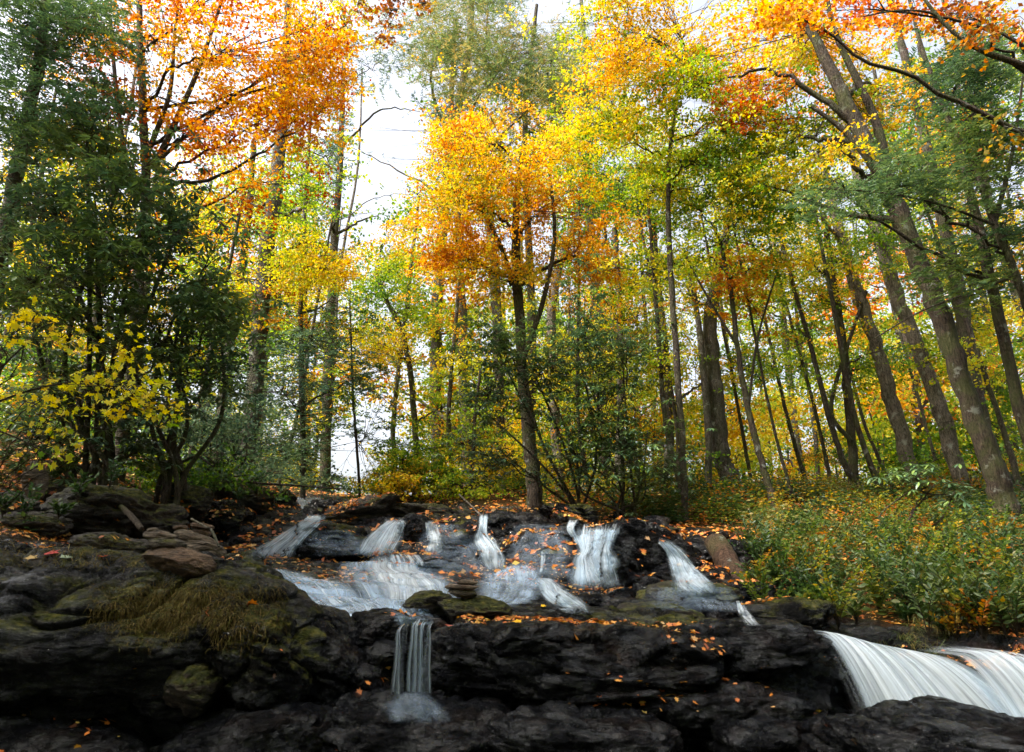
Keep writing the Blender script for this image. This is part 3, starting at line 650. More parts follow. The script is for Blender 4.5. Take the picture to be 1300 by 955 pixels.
NLEAF = 0
def make_tree(name, label, cat, pts, Y, bark, clouds, group=None, ylean=0., seed=1, forks=(), hang=None):
    """pts: trunk in picture points with width; clouds: (px,py,rx,ry,Y,dY,clusters,leaves per cluster,palette,leaf kind,spray radius)"""
    global NLEAF
    rg = np.random.default_rng(seed)
    P, Rd = trunk_world(pts, Y, ylean); org = P[0].copy()
    t = thing(name, label, cat, tuple(org), group)
    n = max(12, len(P) * 7); Pc = catmull(P, n); Rc = np.interp(np.linspace(0, len(P) - 1, n), np.arange(len(P)), Rd)
    Pc[1:-1] += rg.normal(size=(n - 2, 3)) * Rc[1:-1, None] * .10
    V, F = tube(Pc, Rc, 14 if Rd.max() > .1 else 9, .12, seed)
    mk_obj('trunk', mk_mesh('trunk', V - org, F, BARK[bark]), t)
    for fp, fY in forks:
        Q, Rq = trunk_world(fp, fY); Qc = catmull(Q, len(Q) * 6); rq = np.interp(np.linspace(0, len(Q) - 1, len(Qc)), np.arange(len(Q)), Rq)
        V, F = tube(Qc, rq, 9, .1, seed + 5); mk_obj('limb', mk_mesh('limb', V - org, F, BARK[bark]), t)
    byp = {}
    for ci, (px, py, rx, ry, cY, dY, nc, m, pal, lk, rad) in enumerate(clouds):
        a = rg.uniform(0, 2 * math.pi, nc); rr = np.minimum(np.abs(rg.normal(size=nc)) * .72 + .12, 1.9)
        C = at_arr(px + rx * rr * np.cos(a), py + ry * rr * np.sin(a), cY + rg.uniform(-dY, dY, nc))
        g = (in_gap(C, 1.0) & (rg.uniform(size=nc) < .93)) | (fbm(C * .9, 3, 300 + seed) < (-.07 if Y < 12.9 else -.13)) & (lk in ('maple', 'far')); C = C[~g]
        if not len(C): continue
        cen = at(px, py, cY)
        # limb from the trunk to the cloud
        if g.mean() > .55: cen = C.mean(0)
        hd = np.hypot(Pc[:, 0] - cen[0], Pc[:, 1] - cen[1]); za = cen[2] - .55 * hd
        ia = int(np.argmin(np.abs(Pc[:, 2] - za) + .15 * hd)); A = Pc[ia]; ra = max(.012, min(Rc[ia] * .5, .05 + .01 * np.linalg.norm(cen - A))) * (.4 if Y < 6 else 1.)
        midp = A * .5 + cen * .5 + np.array([0, 0, .08 * np.linalg.norm(cen - A)]) + rg.normal(size=3) * .08 * np.linalg.norm(cen - A)
        nl = 16; Lp = catmull([A, midp, cen], nl) + np.vstack([[0, 0, 0], rg.normal(size=(nl - 1, 3)) * .03])
        V, F = tube(Lp, np.linspace(ra, min(.010, ra * .7), nl), 6); mk_obj('limb', mk_mesh('limb', V - org, F, BARK['twig' if ra < .04 and bark != 'pale' else bark]), t)
        tw = []; Cs = []
        for c in C:
            # twig leaves the limb at the point that lies lower and nearer
            d = np.linalg.norm(Lp - c, axis=1) + np.maximum(Lp[:, 2] - c[2], 0) * .7; k = int(np.argmin(d)); a0 = Lp[k]; ln = np.linalg.norm(c - a0)
            if ln < (3.5 if Y < 15 else 2.0):
                mp_ = (a0 + c) / 2 + np.array([0, 0, .06 * ln]) + rg.normal(size=3) * .07 * ln
                tw.append(tube(catmull([a0, mp_, c], 6), np.linspace(.004 + .0035 * min(ln, 2), .0025, 6), 3))
                for q in range(2):
                    e = c + rg.normal(size=3) * np.array([rad, rad, rad * .3]) * .8; tw.append(tube(catmull([mp_, (mp_ + e) / 2 + rg.normal(size=3) * .03, e], 4), np.linspace(.0035, .002, 4), 3))
            Cs.append(spray(c, m, lk, rg, rad, .32 if lk not in ('rhodo', 'far') else .7, 1.0))
        if tw:
            V, F = join(tw); byp.setdefault('__tw', []).append((V, F))
        Cc, Dd, Nn, L, W = [np.concatenate([x[i] for x in Cs]) for i in range(5)]
        keep = ~(in_gap(Cc, .75) & (rg.uniform(size=len(Cc)) < .9)); Cc, Dd, Nn, L, W = Cc[keep], Dd[keep], Nn[keep], L[keep], W[keep]
        tint = np.clip(.5 + 1.3 * fbm(Cc * .6, 3, seed + ci) + .24 * rg.normal(size=len(Cc)), 0, 1)
        byp.setdefault((pal, LKIND[lk][2]), []).append(leaves(Cc, Dd, Nn, L, W, LKIND[lk][2], tint)); NLEAF += len(Cc)
    if '__tw' in byp:
        V, F = join(byp.pop('__tw')); mk_obj('twigs', mk_mesh('twigs', V - org, F, BARK['twig']), t)
    if byp:
        Vs, Fs, Ts, Ms, mats, o = [], [], [], [], [], 0
        for mi, ((pal, _), lst) in enumerate(byp.items()):
            mats.append(PAL[pal])
            for V, F, T_ in lst:
                Vs.append(V); Fs.append(F + o); Ts.append(T_); Ms.append(np.full(len(F), mi)); o += len(V)
        mk_obj('crown', mk_mesh('crown', np.vstack(Vs) - org, np.vstack(Fs), mats, np.concatenate(Ts), midx=np.concatenate(Ms), smooth=False), t)
    return t
# ------------------------------------------------------------------ trees of the photograph
# right side
make_tree('maple_tree', 'biggest dark leaning trunk at the right, mossy, with orange and yellow leaves high up', 'tree',
  [(1292,706,44),(1265,610,35),(1228,505,33),(1182,372,30),(1132,250,28),(1088,160,24),(1050,80,18),(1005,-10,12),(970,-80,8)], 10, 'dark',
  [(1010,60,130,70,11,.8,110,60,'gold','maple',.35),(900,110,120,80,10.6,.8,90,60,'yelgreen','maple',.35),(1120,30,120,45,11,.8,70,60,'orange','maple',.35),(1110,120,80,50,11,.8,45,50,'gold','maple',.3),
   (990,170,110,60,10.8,.7,80,55,'yelgreen','maple',.33),(1070,190,50,30,9.6,.4,12,40,'yellow','maple',.3),(960,230,90,40,10.6,.6,44,50,'yellow','maple',.33)], seed=11,
  forks=[([(1130,245,20),(1110,150,14),(1060,40,9),(1040,-60,6)],10.2),([(1105,205,12),(1070,165,9),(1030,135,6)],9.8)])
make_tree('hemlock_tree', 'dark hemlock with flat drooping sprays in front of the biggest leaning trunk', 'tree',
  [(1330,640,26),(1300,540,20),(1270,410,17),(1238,270,14),(1206,160,10),(1170,60,6),(1150,-20,4)], 9, 'dark',
  [(1170,215,70,34,8.5,1,28,110,'hemlock','hemlock',.42),(1070,245,60,22,8.5,.8,16,110,'hemlock','hemlock',.42),(1230,90,70,60,8.5,1,50,110,'hemlock','hemlock',.42),(1260,180,60,60,8.5,1,44,110,'hemlock','hemlock',.42),
   (1220,340,80,40,9,1,24,100,'hemlock','hemlock',.42),(1280,300,50,60,9,1,28,100,'hemlock','hemlock',.42)], seed=12)
make_tree('bare_branched_tree', 'thin dark tree with bare forking branches at the far right edge', 'tree',
  [(1345,560,16),(1318,440,14),(1290,350,12),(1262,285,11),(1240,220,8),(1215,170,5),(1190,120,3)], 8.5, 'dark',
  [(1150,245,70,18,8.2,.5,10,40,'hemlock','hemlock',.3),(1240,130,40,60,8,.5,12,40,'green','maple',.3)], seed=13,
  forks=[([(1262,285,9),(1284,200,6),(1296,120,4),(1305,40,3)],8.5),([(1262,285,6),(1200,262,4),(1130,246,3),(1050,240,2)],8.4),([(1290,350,6),(1230,372,4),(1170,395,3),(1110,430,2)],8.4)])
make_tree('maple_tree', 'slim mottled trunk just left of the biggest leaning trunk, leaning the same way', 'tree',
  [(1296,695,30),(1262,590,27),(1240,510,25),(1222,400,22),(1200,290,19),(1178,190,15),(1150,80,12),(1120,-40,9)], 13, 'brown',
  [(1200,120,110,70,13,1.5,70,50,'green','maple',.4),(1270,60,60,60,13,1,40,50,'mixed','maple',.4),(1230,420,70,60,14,1,60,50,'yellow','maple',.35),(1270,500,50,70,14,1,50,50,'yelgreen','maple',.35),(1250,360,50,50,14,1,40,50,'yellow','maple',.35)], seed=14)
make_tree('maple_tree', 'pinkish grey trunk with flaking bark behind the biggest leaning trunk', 'tree',
  [(1243,700,26),(1222,620,24),(1196,530,24),(1168,450,23),(1138,372,21),(1112,290,18),(1085,210,14),(1060,100,10)], 14, 'pale',
  [(1120,300,80,50,14,1.5,60,50,'green','maple',.4),(1180,200,70,60,14.5,1.5,56,50,'yelgreen','maple',.4),(1230,260,60,60,14.5,1.5,40,50,'mixed','maple',.4)], seed=15)
make_tree('maple_tree', 'light brown speckled straight trunk leaning left, with shrub leaves about its foot', 'tree',
  [(1182,690,28),(1160,610,25),(1138,530,23),(1112,440,21),(1088,370,20),(1065,290,16),(1040,190,11)], 14.5, 'pale',
  [(1010,260,90,60,14,1.5,70,55,'yelgreen','maple',.4),(1060,330,70,50,15,1.5,46,50,'mixed','maple',.4),(1090,190,80,50,15,1.5,50,50,'green','maple',.4)], seed=16)
make_tree('maple_tree', 'dark straight trunk forking at mid height, left of the light brown speckled trunk', 'tree',
  [(1090,668,18),(1083,590,15),(1076,500,14),(1068,420,12),(1056,340,10),(1046,270,8)], 14.5, 'dark',
  [(1040,380,70,60,15,1.5,46,50,'mixed','maple',.4),(1090,470,50,60,15.5,1,30,50,'yelgreen','maple',.4)], seed=17,
  forks=[([(1080,560,8),(1055,520,7),(1076,440,6),(1100,370,5)],14.4)])
make_tree('young_tree', 'thin dark trunk curving left between two thicker ones on the right slope', 'tree',
  [(1098,660,10),(1072,590,10),(1050,520,9),(1030,440,8),(1012,380,7),(990,300,5)], 14, 'brown',
  [(990,330,60,60,14,1,46,50,'yellow','maple',.38),(1000,420,50,60,15,1,34,50,'yelgreen','maple',.38)], seed=18)
make_tree('young_tree', 'slender dark leaning tree under yellow orange leaves, right of the thick pale double trunk', 'tree',
  [(985,660,14),(968,590,11),(950,520,10),(936,440,9),(928,370,8),(915,310,6)], 12, 'dark',
  [(880,280,80,60,12,1,70,60,'yelgreen','maple',.35),(960,260,60,60,12,1,50,60,'yelgreen','maple',.35),(850,340,60,50,12.5,1,56,60,'yelgreen','maple',.35),(930,350,60,50,12.5,1,40,60,'mixed','maple',.35)], seed=19,
  forks=[([(936,440,5),(900,380,4),(872,330,3)],12),([(950,520,5),(962,430,4),(985,350,3)],12.2)])
make_tree('maple_tree', 'thick pale double trunk standing on the bank above the right-hand falls', 'tree',
  [(930,660,31),(915,570,28),(906,480,26),(902,400,22),(915,330,14),(930,250,9)], 15, 'grey',
  [(880,400,60,60,15,1.5,60,50,'mixed','maple',.4),(930,180,90,60,15,1.5,100,55,'yelgreen','maple',.4),(820,220,70,60,15,1.5,80,55,'yelgreen','maple',.4)], seed=20,
  forks=[([(903,660,12),(900,560,12),(893,470,12),(884,390,9),(870,320,6)],14.8)])
# overhanging limbs at the top right
make_tree('oak_tree', 'dark bare limb with orange brown leaves reaching in from the top right corner', 'tree',
  [(1500,600,40),(1480,400,32),(1440,240,24),(1395,130,18),(1340,60,12)], 7, 'dark',
  [(1130,15,120,22,6.8,.8,46,44,'orange','maple',.28),(1240,20,80,30,6.8,.8,34,44,'russet','maple',.28),(990,10,60,18,6.8,.6,22,44,'orange','maple',.26),(1280,150,24,60,6.6,.4,8,30,'russet','maple',.22)], seed=21,
  forks=[([(1395,130,14),(1310,88,11),(1255,68,9),(1222,50,8),(1190,20,6),(1160,-20,4)],6.9),([(1222,50,5),(1185,18,4),(1140,14,3),(1100,20,2)],6.9)])
make_tree('maple_tree', 'tree with arching dark twigs and golden orange leaves filling the top right of centre', 'tree',
  [(870,660,12),(866,560,11),(858,440,9),(850,320,8),(850,200,6),(870,60,4)], 11.5, 'brown',
  [(850,60,100,60,11,1.2,100,60,'yellow','maple',.36),(790,70,50,60,11,1,56,60,'gold','maple',.36),(890,200,80,50,11,1,70,60,'yelgreen','maple',.36),(780,160,60,50,11.4,1,56,60,'yellow','maple',.36),
   (950,120,60,50,11,1,50,60,'orange','maple',.34),(800,-20,120,40,11,1,60,60,'yellow','maple',.36)], seed=22)
make_tree('maple_tree', 'bright yellow green tree between the golden tree and the right-hand trunks', 'tree',
  [(845,655,12),(850,560,11),(846,460,10),(838,380,8),(830,280,6)], 16, 'grey',
  [(790,260,80,60,15.5,1.5,130,60,'green','maple',.4),(830,350,80,60,16,1.5,110,60,'yelgreen','maple',.4),(740,210,50,50,15.5,1,56,60,'yelgreen','maple',.4),(900,480,70,70,17,1.5,80,50,'yellow','maple',.4),(820,450,70,60,17,1.5,80,50,'yelgreen','maple',.4),(830,560,80,60,17,1.5,80,50,'mixed','maple',.4)], seed=23)
# centre
make_tree('maple_tree', 'golden orange tree glowing in the middle of the picture on a slim dark trunk', 'tree',
  [(680,648,24),(672,560,19),(663,460,16),(656,350,14),(655,260,10),(665,180,6)], 13, 'dark',
  [(640,190,95,55,12.5,1.2,150,62,'gold','maple',.38),(600,250,70,50,12.5,1,100,62,'gold','maple',.38),(680,270,80,50,12.5,1,100,62,'gold','maple',.38),(580,320,50,40,12.8,1,56,56,'gold','maple',.38),(650,350,80,40,13,1,60,56,'gold','maple',.38),
   (740,330,50,60,13.5,1,60,56,'gold','maple',.38),(700,180,60,40,13,1,50,60,'yellow','maple',.38),(580,175,36,36,12.5,.8,30,60,'gold','maple',.36)], seed=30,
  forks=[([(663,460,8),(690,380,7),(704,300,6),(698,220,4)],12.9),([(657,370,7),(630,300,6),(600,250,4)],12.8)])
make_tree('pine_tree', 'tall olive green pine rising behind the golden tree in the middle', 'tree',
  [(560,640,19),(556,560,18),(553,470,17),(556,380,15),(565,260,14),(580,140,12),(595,60,10),(600,-30,8)], 21, 'grey',
  [(640,80,90,50,17.5,2,190,110,'pine','needle',.6),(560,60,50,40,18,2,110,110,'pine','needle',.6),(550,150,40,36,18.5,2,60,110,'bluegreen','needle',.6),(700,110,50,50,17.5,2,110,110,'pine','needle',.6),(620,5,90,30,18,2,90,110,'pine','needle',.6),
   (530,200,50,30,21,2,26,100,'bluegreen','needle',.6),(520,320,60,60,21,2,60,60,'yelgreen','far',.6),(590,420,50,60,22,2,50,60,'yelgreen','far',.6)], seed=31)
make_tree('birch_tree', 'pale blotched trunk directly behind the golden tree', 'tree',
  [(712,640,15),(706,560,14),(702,470,14),(700,400,13),(712,330,12),(735,270,9),(745,200,6)], 18, 'pale',
  [(760,420,60,60,17.5,1.5,70,55,'mixed','maple',.42),(720,470,50,60,18,1.5,50,55,'yellow','maple',.42),(760,130,60,60,18,1.5,60,60,'yelgreen','maple',.42)], seed=32)
make_tree('maple_tree', 'thick shaded trunk seen through the golden leaves left of the pale blotched one', 'tree',
  [(640,640,12),(636,540,13),(632,440,14),(628,350,15),(618,260,13),(606,190,10)], 19, 'grey',
  [(610,460,60,60,19,1.5,60,55,'yelgreen','maple',.42),(640,540,60,60,19,1.5,60,55,'yelgreen','maple',.42)], seed=33)
make_tree('maple_tree', 'slim grey trunk right of the dark rhododendron stems', 'tree',
  [(788,648,13),(787,560,11),(788,470,10),(786,380,9),(780,290,7)], 16, 'grey',
  [(800,400,60,60,16,1.2,50,55,'mixed','maple',.4),(790,500,60,50,16.5,1.2,40,55,'yelgreen','maple',.4)], seed=34)
make_tree('maple_tree', 'yellow and green tree with a bent dark limb beside the open sky', 'tree',
  [(530,640,9),(528,560,9),(522,480,8),(510,420,7),(490,380,6),(478,350,5)], 17, 'dark',
  [(490,440,70,36,16.5,1,70,56,'yellow','maple',.4),(480,360,40,40,16.5,1,36,56,'yelgreen','maple',.4),(560,520,60,50,17,1.5,60,56,'yelgreen','maple',.4),(520,390,50,50,18,1.5,60,56,'green','maple',.4),(500,290,26,20,16.5,1,14,50,'yellow','maple',.36)], seed=35)
make_tree('young_tree', 'young tree with bright yellow leaves right behind the cascade top', 'tree',
  [(598,645,6),(600,590,6),(603,530,5),(610,470,4)], 15, 'twig',
  [(590,560,60,50,15,1,60,56,'yelgreen','maple',.36),(560,610,70,26,14.8,1,50,56,'yelgreen','maple',.34),(640,590,40,40,15,1,40,56,'yellow','maple',.34),(500,600,40,30,15.5,1,30,56,'yellow','maple',.34)], seed=36)
# left
make_tree('maple_tree', 'slender multi-stemmed tree with fiery orange leaves at the upper left', 'tree',
  [(150,600,20),(165,480,17),(176,360,15),(185,240,13),(182,150,11),(178,60,9),(176,-30,7)], 10, 'brown',
  [(280,70,130,80,9.6,1.2,110,60,'orange','maple',.36),(380,70,90,80,9.6,1.2,80,60,'gold','maple',.36),(340,150,90,60,9.8,1,60,60,'orange','maple',.36),(240,10,100,50,9.5,1,56,60,'orange','maple',.36),(240,160,70,50,9.6,1,32,60,'orange','maple',.34),
   (310,235,80,50,10,1,40,56,'orange','maple',.34),(410,140,60,70,10,1,36,60,'orange','maple',.34),(120,60,70,70,10,1,30,44,'orange','maple',.34),(150,120,70,70,10,1,22,44,'russet','maple',.34),(440,30,60,50,10,1,36,50,'yellow','maple',.34),(200,60,60,60,10.4,1,26,50,'gold','maple',.34)], seed=40,
  forks=[([(195,215,10),(225,150,8),(255,80,6),(285,-10,4)],9.9),([(185,200,8),(215,120,6),(222,40,4),(230,-20,3)],10),([(200,205,6),(240,170,5),(300,125,4),(380,100,3)],9.8),([(160,210,7),(148,120,6),(140,20,4)],10.2)])
make_tree('maple_tree', 'mottled grey trunk rising into the orange leaves left of centre', 'tree',
  [(308,625,27),(318,540,24),(326,450,23),(336,350,22),(350,240,20),(357,170,16),(362,90,12),(366,0,8)], 14, 'grey',
  [(400,250,60,60,14,1.2,60,55,'yelgreen','maple',.4),(390,340,70,40,13.6,1.2,70,60,'yellow','maple',.4),(300,300,50,60,14.5,1.2,40,56,'mixed','maple',.4),(420,310,50,40,13.6,1,40,56,'yellow','maple',.38),(330,380,50,40,14.5,1,30,56,'mixed','maple',.38)], seed=41,
  forks=[([(352,235,7),(380,225,5),(405,210,3)],14),([(350,250,6),(330,262,4),(318,258,3)],14)])
make_tree('maple_tree', 'darker thinner trunk leaning right just left of the mottled grey one', 'tree',
  [(272,610,15),(282,520,14),(292,440,13),(303,370,12),(315,280,10),(322,180,7)], 15, 'brown',
  [(260,280,50,60,15,1.2,36,55,'mixed','maple',.4),(280,360,50,50,15,1.2,30,55,'green','maple',.4)], seed=42)
make_tree('hemlock_tree', 'feathery blue green hemlock against the bright sky left of centre', 'tree',
  [(385,630,8),(384,540,8),(382,440,7),(383,330,6),(390,220,5),(396,120,4)], 15, 'grey',
  [(400,430,70,40,14.5,1.5,40,110,'bluegreen','hemlock',.5),(360,500,80,50,14.5,1.5,60,110,'bluegreen','hemlock',.5),(400,570,70,36,15,1.5,34,110,'bluegreen','hemlock',.5),(340,570,80,36,14.5,1.5,60,110,'hemlock','hemlock',.5),(460,480,50,26,15,1.5,18,110,'bluegreen','hemlock',.5),
   (440,380,40,36,16,1.5,22,80,'green','maple',.4),(420,200,50,60,16,1.5,24,100,'bluegreen','needle',.5),(480,80,40,60,17,1.5,26,100,'bluegreen','needle',.5)], seed=43)
make_tree('young_tree', 'thin straight sapling standing against the white sky at the head of the creek', 'tree',
  [(456,640,4),(453,570,4),(448,500,3.5),(446,440,3),(444,380,2)], 15.5, 'twig',
  [(460,560,36,60,15.5,1,20,50,'bluegreen','needle',.42),(430,500,30,40,15.5,1,10,50,'green','maple',.36)], seed=44)
make_tree('hemlock_tree', 'dark hemlock filling the top left corner with drooping sprays', 'tree',
  [(-60,640,30),(-30,480,26),(0,330,22),(30,180,18),(52,60,13),(64,-60,9)], 9, 'dark',
  [(50,60,80,80,8.6,1,56,110,'hemlock','hemlock',.45),(20,160,80,70,8.6,1,44,110,'hemlock','hemlock',.45),(110,30,60,50,8.8,1,28,110,'hemlock','hemlock',.45),(100,170,60,40,8.8,1,34,110,'hemlock','hemlock',.42),(30,-10,80,30,8.6,1,26,110,'hemlock','hemlock',.42)], seed=45)
make_tree('oak_tree', 'oak twig with dark red leaves hanging in from the top edge above the white sky', 'tree',
  [(380,-420,30),(420,-260,20),(450,-140,12),(480,-60,7)], 7.5, 'dark',
  [(500,16,26,26,7.4,.3,9,26,'russet','bigmaple',.16),(540,6,22,14,7.4,.3,5,22,'russet','bigmaple',.14),(455,4,14,10,7.4,.3,3,22,'russet','bigmaple',.14)], seed=46)

rs = random.Random(9)
for i, (px, Y) in enumerate([(575,16),(748,14.5),(815,17),(865,15.5),(958,17),(1008,13),(1030,18),(1060,16),(1122,13.5),(1140,17),(1205,18),(1262,15),(1302,12.5),(870,12.5),(500,18),(350,17),(232,13)]):
    ln = (px - 650) * .22 + rs.uniform(-14, 18); wd = rs.uniform(6, 11); cv = rs.uniform(-14, 14)
    cl = [(px - ln * f + rs.uniform(-20, 20), 655 - 420 * f, rs.uniform(40, 60), rs.uniform(26, 44), Y, .8, 18, 50, rs.choice(['yelgreen', 'green', 'yellow', 'yelgreen']), 'maple', .36) for f in (.45, .75, 1.)]
    make_tree('slender_tree', 'slender dark stemmed tree among the bigger trunks at the edge of the wood', 'tree', [(px, 655, wd), (px - ln * .3 + cv, 530, wd * .8), (px - ln * .65 + cv * .5, 390, wd * .65), (px - ln, 250, wd * .45)], Y, rs.choice(['dark', 'dark', 'brown']), cl, 'slender trees at the edge of the wood', seed=1400 + i)

# ------------------------------------------------------------------ rhododendrons and shrubs
def shrub(name, label, cat, base, Y, nst, clouds, bark='dark', group=None, seed=1, spread=40, w=5):
    rg = np.random.default_rng(seed); px, py = base
    cx = np.mean([c[0] for c in clouds]); cy = np.mean([c[1] for c in clouds])
    st = []
    for k in range(nst):
        c = clouds[k % len(clouds)]
        st.append(([(px + rg.uniform(-spread, spread) * .4, py, w), ((px + c[0]) / 2 + rg.uniform(-spread, spread), (py * .6 + c[1] * .4), w * .8), (c[0] + rg.uniform(-c[2], c[2]) * .5, c[1] + rg.uniform(-.3, .3) * c[3], w * .45)], Y + rg.uniform(-.3, .3)))
    return make_tree(name, label, cat, [(px, py, w * 1.1), ((px + cx) / 2 + rg.uniform(-10, 10), (py + cy) / 2, w), (cx, cy, w * .5)], Y, bark, clouds, group, seed=seed, forks=st)
G = 'rhododendron thickets on the left slope'
shrub('rhododendron', 'dark glossy rhododendron thicket overhanging the left bank, tallest part', 'shrub', (120,600), 8.2, 6,
  [(60,260,80,60,7.6,1,74,26,'rhodo','rhodo',.30),(150,230,70,50,7.8,1,59,26,'rhodo','rhodo',.30),(40,360,70,60,7.6,1,59,26,'rhodo','rhodo',.30),(140,320,80,50,7.6,1,64,26,'rhodo','rhodo',.30),(220,290,60,50,8,1,46,26,'rhodo','rhodo',.30),(120,140,60,60,8,1,38,26,'rhodo','rhodo',.30)], group=G, seed=50, spread=60, w=8)
shrub('rhododendron', 'rhododendron reaching right towards the mottled grey trunk on the left', 'shrub', (215,610), 8.8, 6,
  [(250,370,60,50,8,1,53,26,'rhodo','rhodo',.30),(200,430,70,50,8,1,59,26,'rhodo','rhodo',.30),(290,400,30,40,8,1,25,26,'rhodo','rhodo',.28),(270,480,50,36,8.4,1,31,26,'rhodo','rhodo',.28),(150,400,60,50,8,1,31,26,'rhodo','rhodo',.3)], group=G, seed=51, spread=50, w=7)
shrub('rhododendron', 'low dark rhododendron along the foot of the left bank', 'shrub', (90,600), 8.5, 5,
  [(60,470,80,50,8.2,1,53,26,'rhodo','rhodo',.30),(150,510,80,40,8.4,1,42,26,'rhodo','rhodo',.30),(40,550,70,36,8,1,38,26,'rhodo','rhodo',.28),(180,570,70,30,9,1,36,26,'rhodo','rhodo',.28)], group=G, seed=52, spread=50, w=6)
shrub('laurel_shrub', 'small-leaved green laurel bush by the left side of the creek head', 'shrub', (270,615), 11, 6,
  [(240,550,60,40,10.5,1,50,46,'bluegreen','leaf',.32),(300,540,60,40,11.5,1,50,46,'bluegreen','leaf',.32),(270,600,60,22,10.8,1,34,46,'green','leaf',.3),(200,600,50,24,10,1,34,46,'green','leaf',.3),(340,600,50,26,13,1,30,46,'bluegreen','leaf',.3),(420,615,40,20,15,1,16,46,'bluegreen','leaf',.3)], seed=53, w=4)
shrub('rhododendron', 'dark rhododendron bush about the slim dark trunk in the middle', 'shrub', (735,650), 11.8, 6,
  [(640,430,36,40,11.2,.6,41,26,'rhodo','rhodo',.28),(620,500,40,50,11.2,.6,44,26,'rhodo','rhodo',.28),(700,470,50,60,11.2,.6,54,26,'rhodo','rhodo',.28),(620,580,40,30,11.4,.6,28,26,'rhodo','rhodo',.26),(740,430,40,60,11.2,.6,41,26,'rhodo','rhodo',.28)], seed=54, spread=30, w=4)
shrub('rhododendron', 'leggy rhododendron with leaning dark stems above the main fall', 'shrub', (790,655), 11.5, 8,
  [(760,520,50,60,11,.7,54,26,'rhodo','rhodo',.28),(800,560,50,50,11,.7,44,26,'rhodo','rhodo',.28),(730,580,40,40,11,.7,35,26,'rhodo','rhodo',.28),(790,440,40,60,11.5,.7,38,26,'rhodo','rhodo',.28),(840,600,50,40,11.6,.7,28,26,'rhodo','rhodo',.28)], seed=55, spread=46, w=4)
shrub('rhododendron', 'blue green rhododendron sprig on the light brown speckled trunk at the right', 'shrub', (1150,690), 9.2, 2,
  [(1160,605,40,14,9,.3,12,24,'rhodo','rhodo',.2),(1215,622,20,26,9,.3,8,24,'rhodo','rhodo',.2)], seed=56, w=4)
# yellow maple branch close to the camera on the left
make_tree('maple_sapling', 'maple sapling with big bright yellow leaves reaching in at the left edge', 'sapling',
  [(-60,700,7),(-50,600,6),(-30,520,5),(0,470,3),(40,430,2)], 5.2, 'twig',
  [(50,410,44,16,4.8,.3,5,9,'sapling','bigmaple',.22),(80,425,20,14,4.8,.2,3,9,'yelgreen','bigmaple',.20),(150,446,30,14,4.8,.2,7,8,'sapling','bigmaple',.20),(130,485,36,14,4.7,.2,7,8,'sapling','bigmaple',.20),(190,495,40,16,4.7,.2,10,9,'sapling','bigmaple',.20),
   (170,515,46,18,4.7,.2,9,9,'sapling','bigmaple',.20),(200,532,20,10,4.7,.2,4,8,'yelgreen','bigmaple',.11),(90,515,40,14,4.8,.2,4,9,'sapling','bigmaple',.22),(30,500,36,26,4.9,.3,4,9,'sapling','bigmaple',.22),(60,555,36,18,4.8,.3,5,8,'yelgreen','bigmaple',.20),(20,430,24,20,4.9,.3,3,9,'sapling','bigmaple',.20),(70,585,12,18,4.7,.2,3,8,'yelgreen','bigmaple',.10)], seed=57,
  forks=[([(-30,520,3.5),(60,490,2.5),(150,485,2),(215,505,1.4)],4.8),([(-20,540,3),(30,560,2),(75,585,1.4)],4.8)])

# ------------------------------------------------------------------ the wood behind
rb = random.Random(5)
BGL = {'yelgreen': 'yellow green', 'green': 'green', 'mixed': 'mixed yellow and orange', 'yellow': 'yellow', 'gold': 'golden', 'orange': 'orange'}
for i in range(84):
    Y = rb.uniform(19, 46); px = rb.choice([rb.uniform(700, 1380), rb.uniform(480, 1380), rb.uniform(-80, 330)])
    if i % 14 == 3: px = rb.uniform(310, 425)
    elif 395 < px < 545: px += 150
    wpx = rb.uniform(.16, .42) / Y * FPX
    pts0 = at(px, 640, Y); hgt = rb.uniform(13, 20); lean = rb.uniform(-.08, .05) * hgt
    pl = []
    for f in (0, .25, .5, .75, 1):
        w3 = np.array([[pts0[0] + lean * f + rb.uniform(-.2, .2), Y, 3.0 + hgt * f]]); a, b = proj(w3)
        pl.append((a[0], b[0], wpx * (1 - .7 * f)))
    pal = rb.choices(['yelgreen', 'green', 'mixed', 'yellow', 'gold', 'orange'], [6, 7, 1.6, 2, .6, .5 if px > 600 else .2])[0]
    cl = []
    for c in range(6):
        f = rb.uniform(.05, .85)
        w3 = np.array([[pts0[0] + lean * f + rb.uniform(-2.6, 2.6), Y, 3.6 + hgt * f]]); a, b = proj(w3)
        s = FPX / Y; r_ = rb.uniform(1.3, 2.4)
        if b[0] < -80: continue
        cl.append((a[0], b[0], r_ * s, r_ * .6 * s, Y, 1.8, 22, 46, pal if rb.random() < .7 else rb.choice(['yellow', 'yelgreen', 'green']), 'far', .6))
    make_tree('background_tree', 'tall thin %s tree standing farther back in the wood' % BGL[pal], 'tree', pl, Y, rb.choice(['grey', 'brown', 'dark', 'grey', 'pale']), cl, 'trees farther back in the wood', seed=1000 + i)
